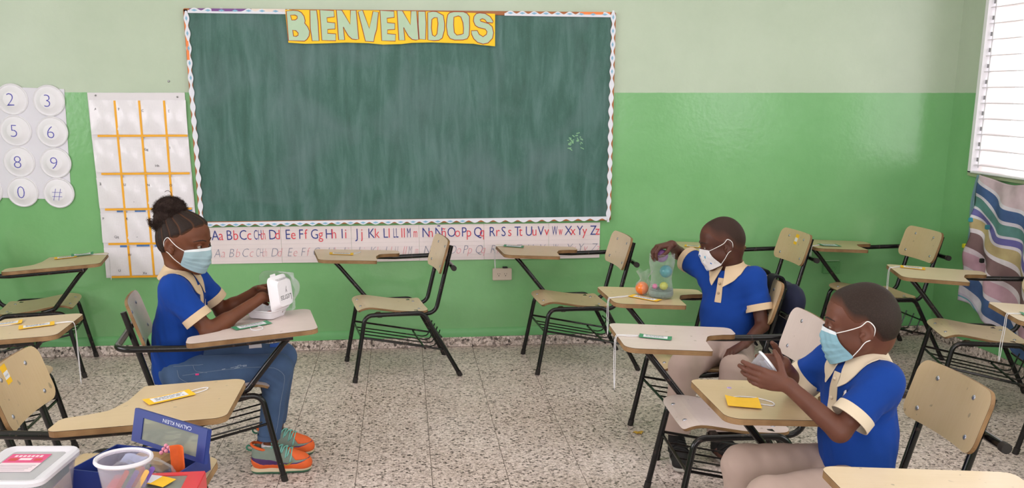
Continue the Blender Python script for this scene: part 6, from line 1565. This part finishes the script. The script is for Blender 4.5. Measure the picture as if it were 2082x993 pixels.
b = MB(); b.shell(lambda u, v: ((u-.5)*.055, (v-.5)*.03, .004*math.sin(u*6)), 8, 6, .003); o = b.build('blue_white_packet', mat('packet_blue_white', '#a9b6d8', .4, .5, 70), smooth=40); o.matrix_world = GM @ Matrix.Translation((.0, -.028, .058)) @ Matrix.Rotation(R(25), 4, 'X'); tag(o, 'blue and white packet in the navy gift box', 'packet')
for i, (x, y, s_, lab) in enumerate(((.050, -.035, 1.15, 'crumpled clear bag in the middle of the navy gift box'), (-.0, -.058, .95, 'small clear bag at the front of the navy gift box'))):
    o = bag('clear_bag', GM @ Vector((x, y, .006)), 70+i, [(.002, 0), (.034*s_, .003), (.042*s_, .022), (.036*s_, .040), (.020*s_, .054), (.004, .060)], lab)
    for kx in range(4):
        bx_ = MB(); bx_.ball((0, 0, 0), .0055, 10, 6); q = bx_.build('white_bead', mat('pearl_bead', '#cbb9b4', .3), smooth=True); q.matrix_world = GM @ Matrix.Translation((x+.014*math.cos(kx*.9)*s_, y+.014*math.sin(kx*.9)*s_, .014+.005*(kx % 3))); tag(q, 'pearly bead in a clear bag inside the navy gift box', 'bead', 'pearly beads in the clear bags')
# red windowed box in front of it
rx = CHAIRS['L5'] @ frame(Vector((.315, -.235, zt5(.315, .003))), Vector((.97, .06, 0)), Vector((-.06, .97, 0)))
rb = empty('red_box'); rb.matrix_world = rx; bpy.context.view_layer.update(); tag(rb, 'red windowed cardboard box in front of the navy gift box', 'box')
b = MB(); w_, d_, h_ = .19, .135, .040
for c, s in (((0, d_/2, h_/2), (w_, .003, h_)), ((0, -d_/2, h_/2), (w_, .003, h_)), ((w_/2, 0, h_/2), (.003, d_, h_)), ((-w_/2, 0, h_/2), (.003, d_, h_)), ((0, 0, .001), (w_, d_, .002))): b.box(c, s)
b.prism([(-w_/2, -d_/2), (w_/2, -d_/2), (w_/2, d_/2), (-w_/2, d_/2)], h_, h_+.003, holes=[[(-.07, -.055), (-.07, .05), (.062, .05), (.062, -.055)]]); b.build('box_shell', RDC, rb)
b = MB(); b.box((-.004, -.003, h_+.0005), (.134, .108, .0006)); b.build('box_window', WINF, rb)
b = MB(); b.shell(lambda u, v: ((u-.5)*.075, (v-.5)*.045, .003*math.sin(PI*u)), 8, 4, .001); o = b.build('yellow_card', CARD['yellow'], smooth=40); o.matrix_world = rx @ Matrix.Translation((.0, .012, h_+.006)) @ Matrix.Rotation(R(-25), 4, 'Z'); tag(o, 'yellow tag with pale label lying on the red box', 'name tag')
b = MB(); b.box((-.012, 0, .0042), (.034, .040, .0006)); b.build('paper_label', LAB, o)
b = MB(); b.lathe([(.0005, 0), (.052, 0), (.055, .002), (.055, .006), (.052, .005), (.05, .003), (.0005, .003)], 40); o = b.build('spare_lid', mat('grey_lid', '#bcb5ab', .4, .05, 20), smooth=40); o.matrix_world = tabM('L5', .205, -.125, 0, .0006); tag(o, 'greyish round lid lying flat under the frosted tub', 'lid')
b = MB(); b.prism([(-.022, -.02), (.022, -.02), (.0, .028)], 0, .0008); o = b.build('red_paper', RDC); o.matrix_world = tabM('L5', .165, -.120, 0, .0075); tag(o, 'red triangular paper left of the frosted tub', 'paper')
# scrap on the floor
b = MB(); w3 = wave(81, 200, 5)
def scrap(u, v):
    a = 2*PI*u; r_ = .022*v*(1+.25*math.sin(3*a)); return (r_*math.cos(a), r_*math.sin(a)*.8, .002+.003*(1+math.sin(a*5+v*4)))
b.grid(scrap, 18, 5, closeu=True); o = b.build('yellow_scrap', mat('yellow_scrap', '#c9a33f', .7, .3, 90), smooth=40); o.location = (1.013, -1.66, 0); tag(o, 'small yellow scrap on the terrazzo floor between the chairs', 'scrap')
print('all done', round(time.time()-T0, 1))
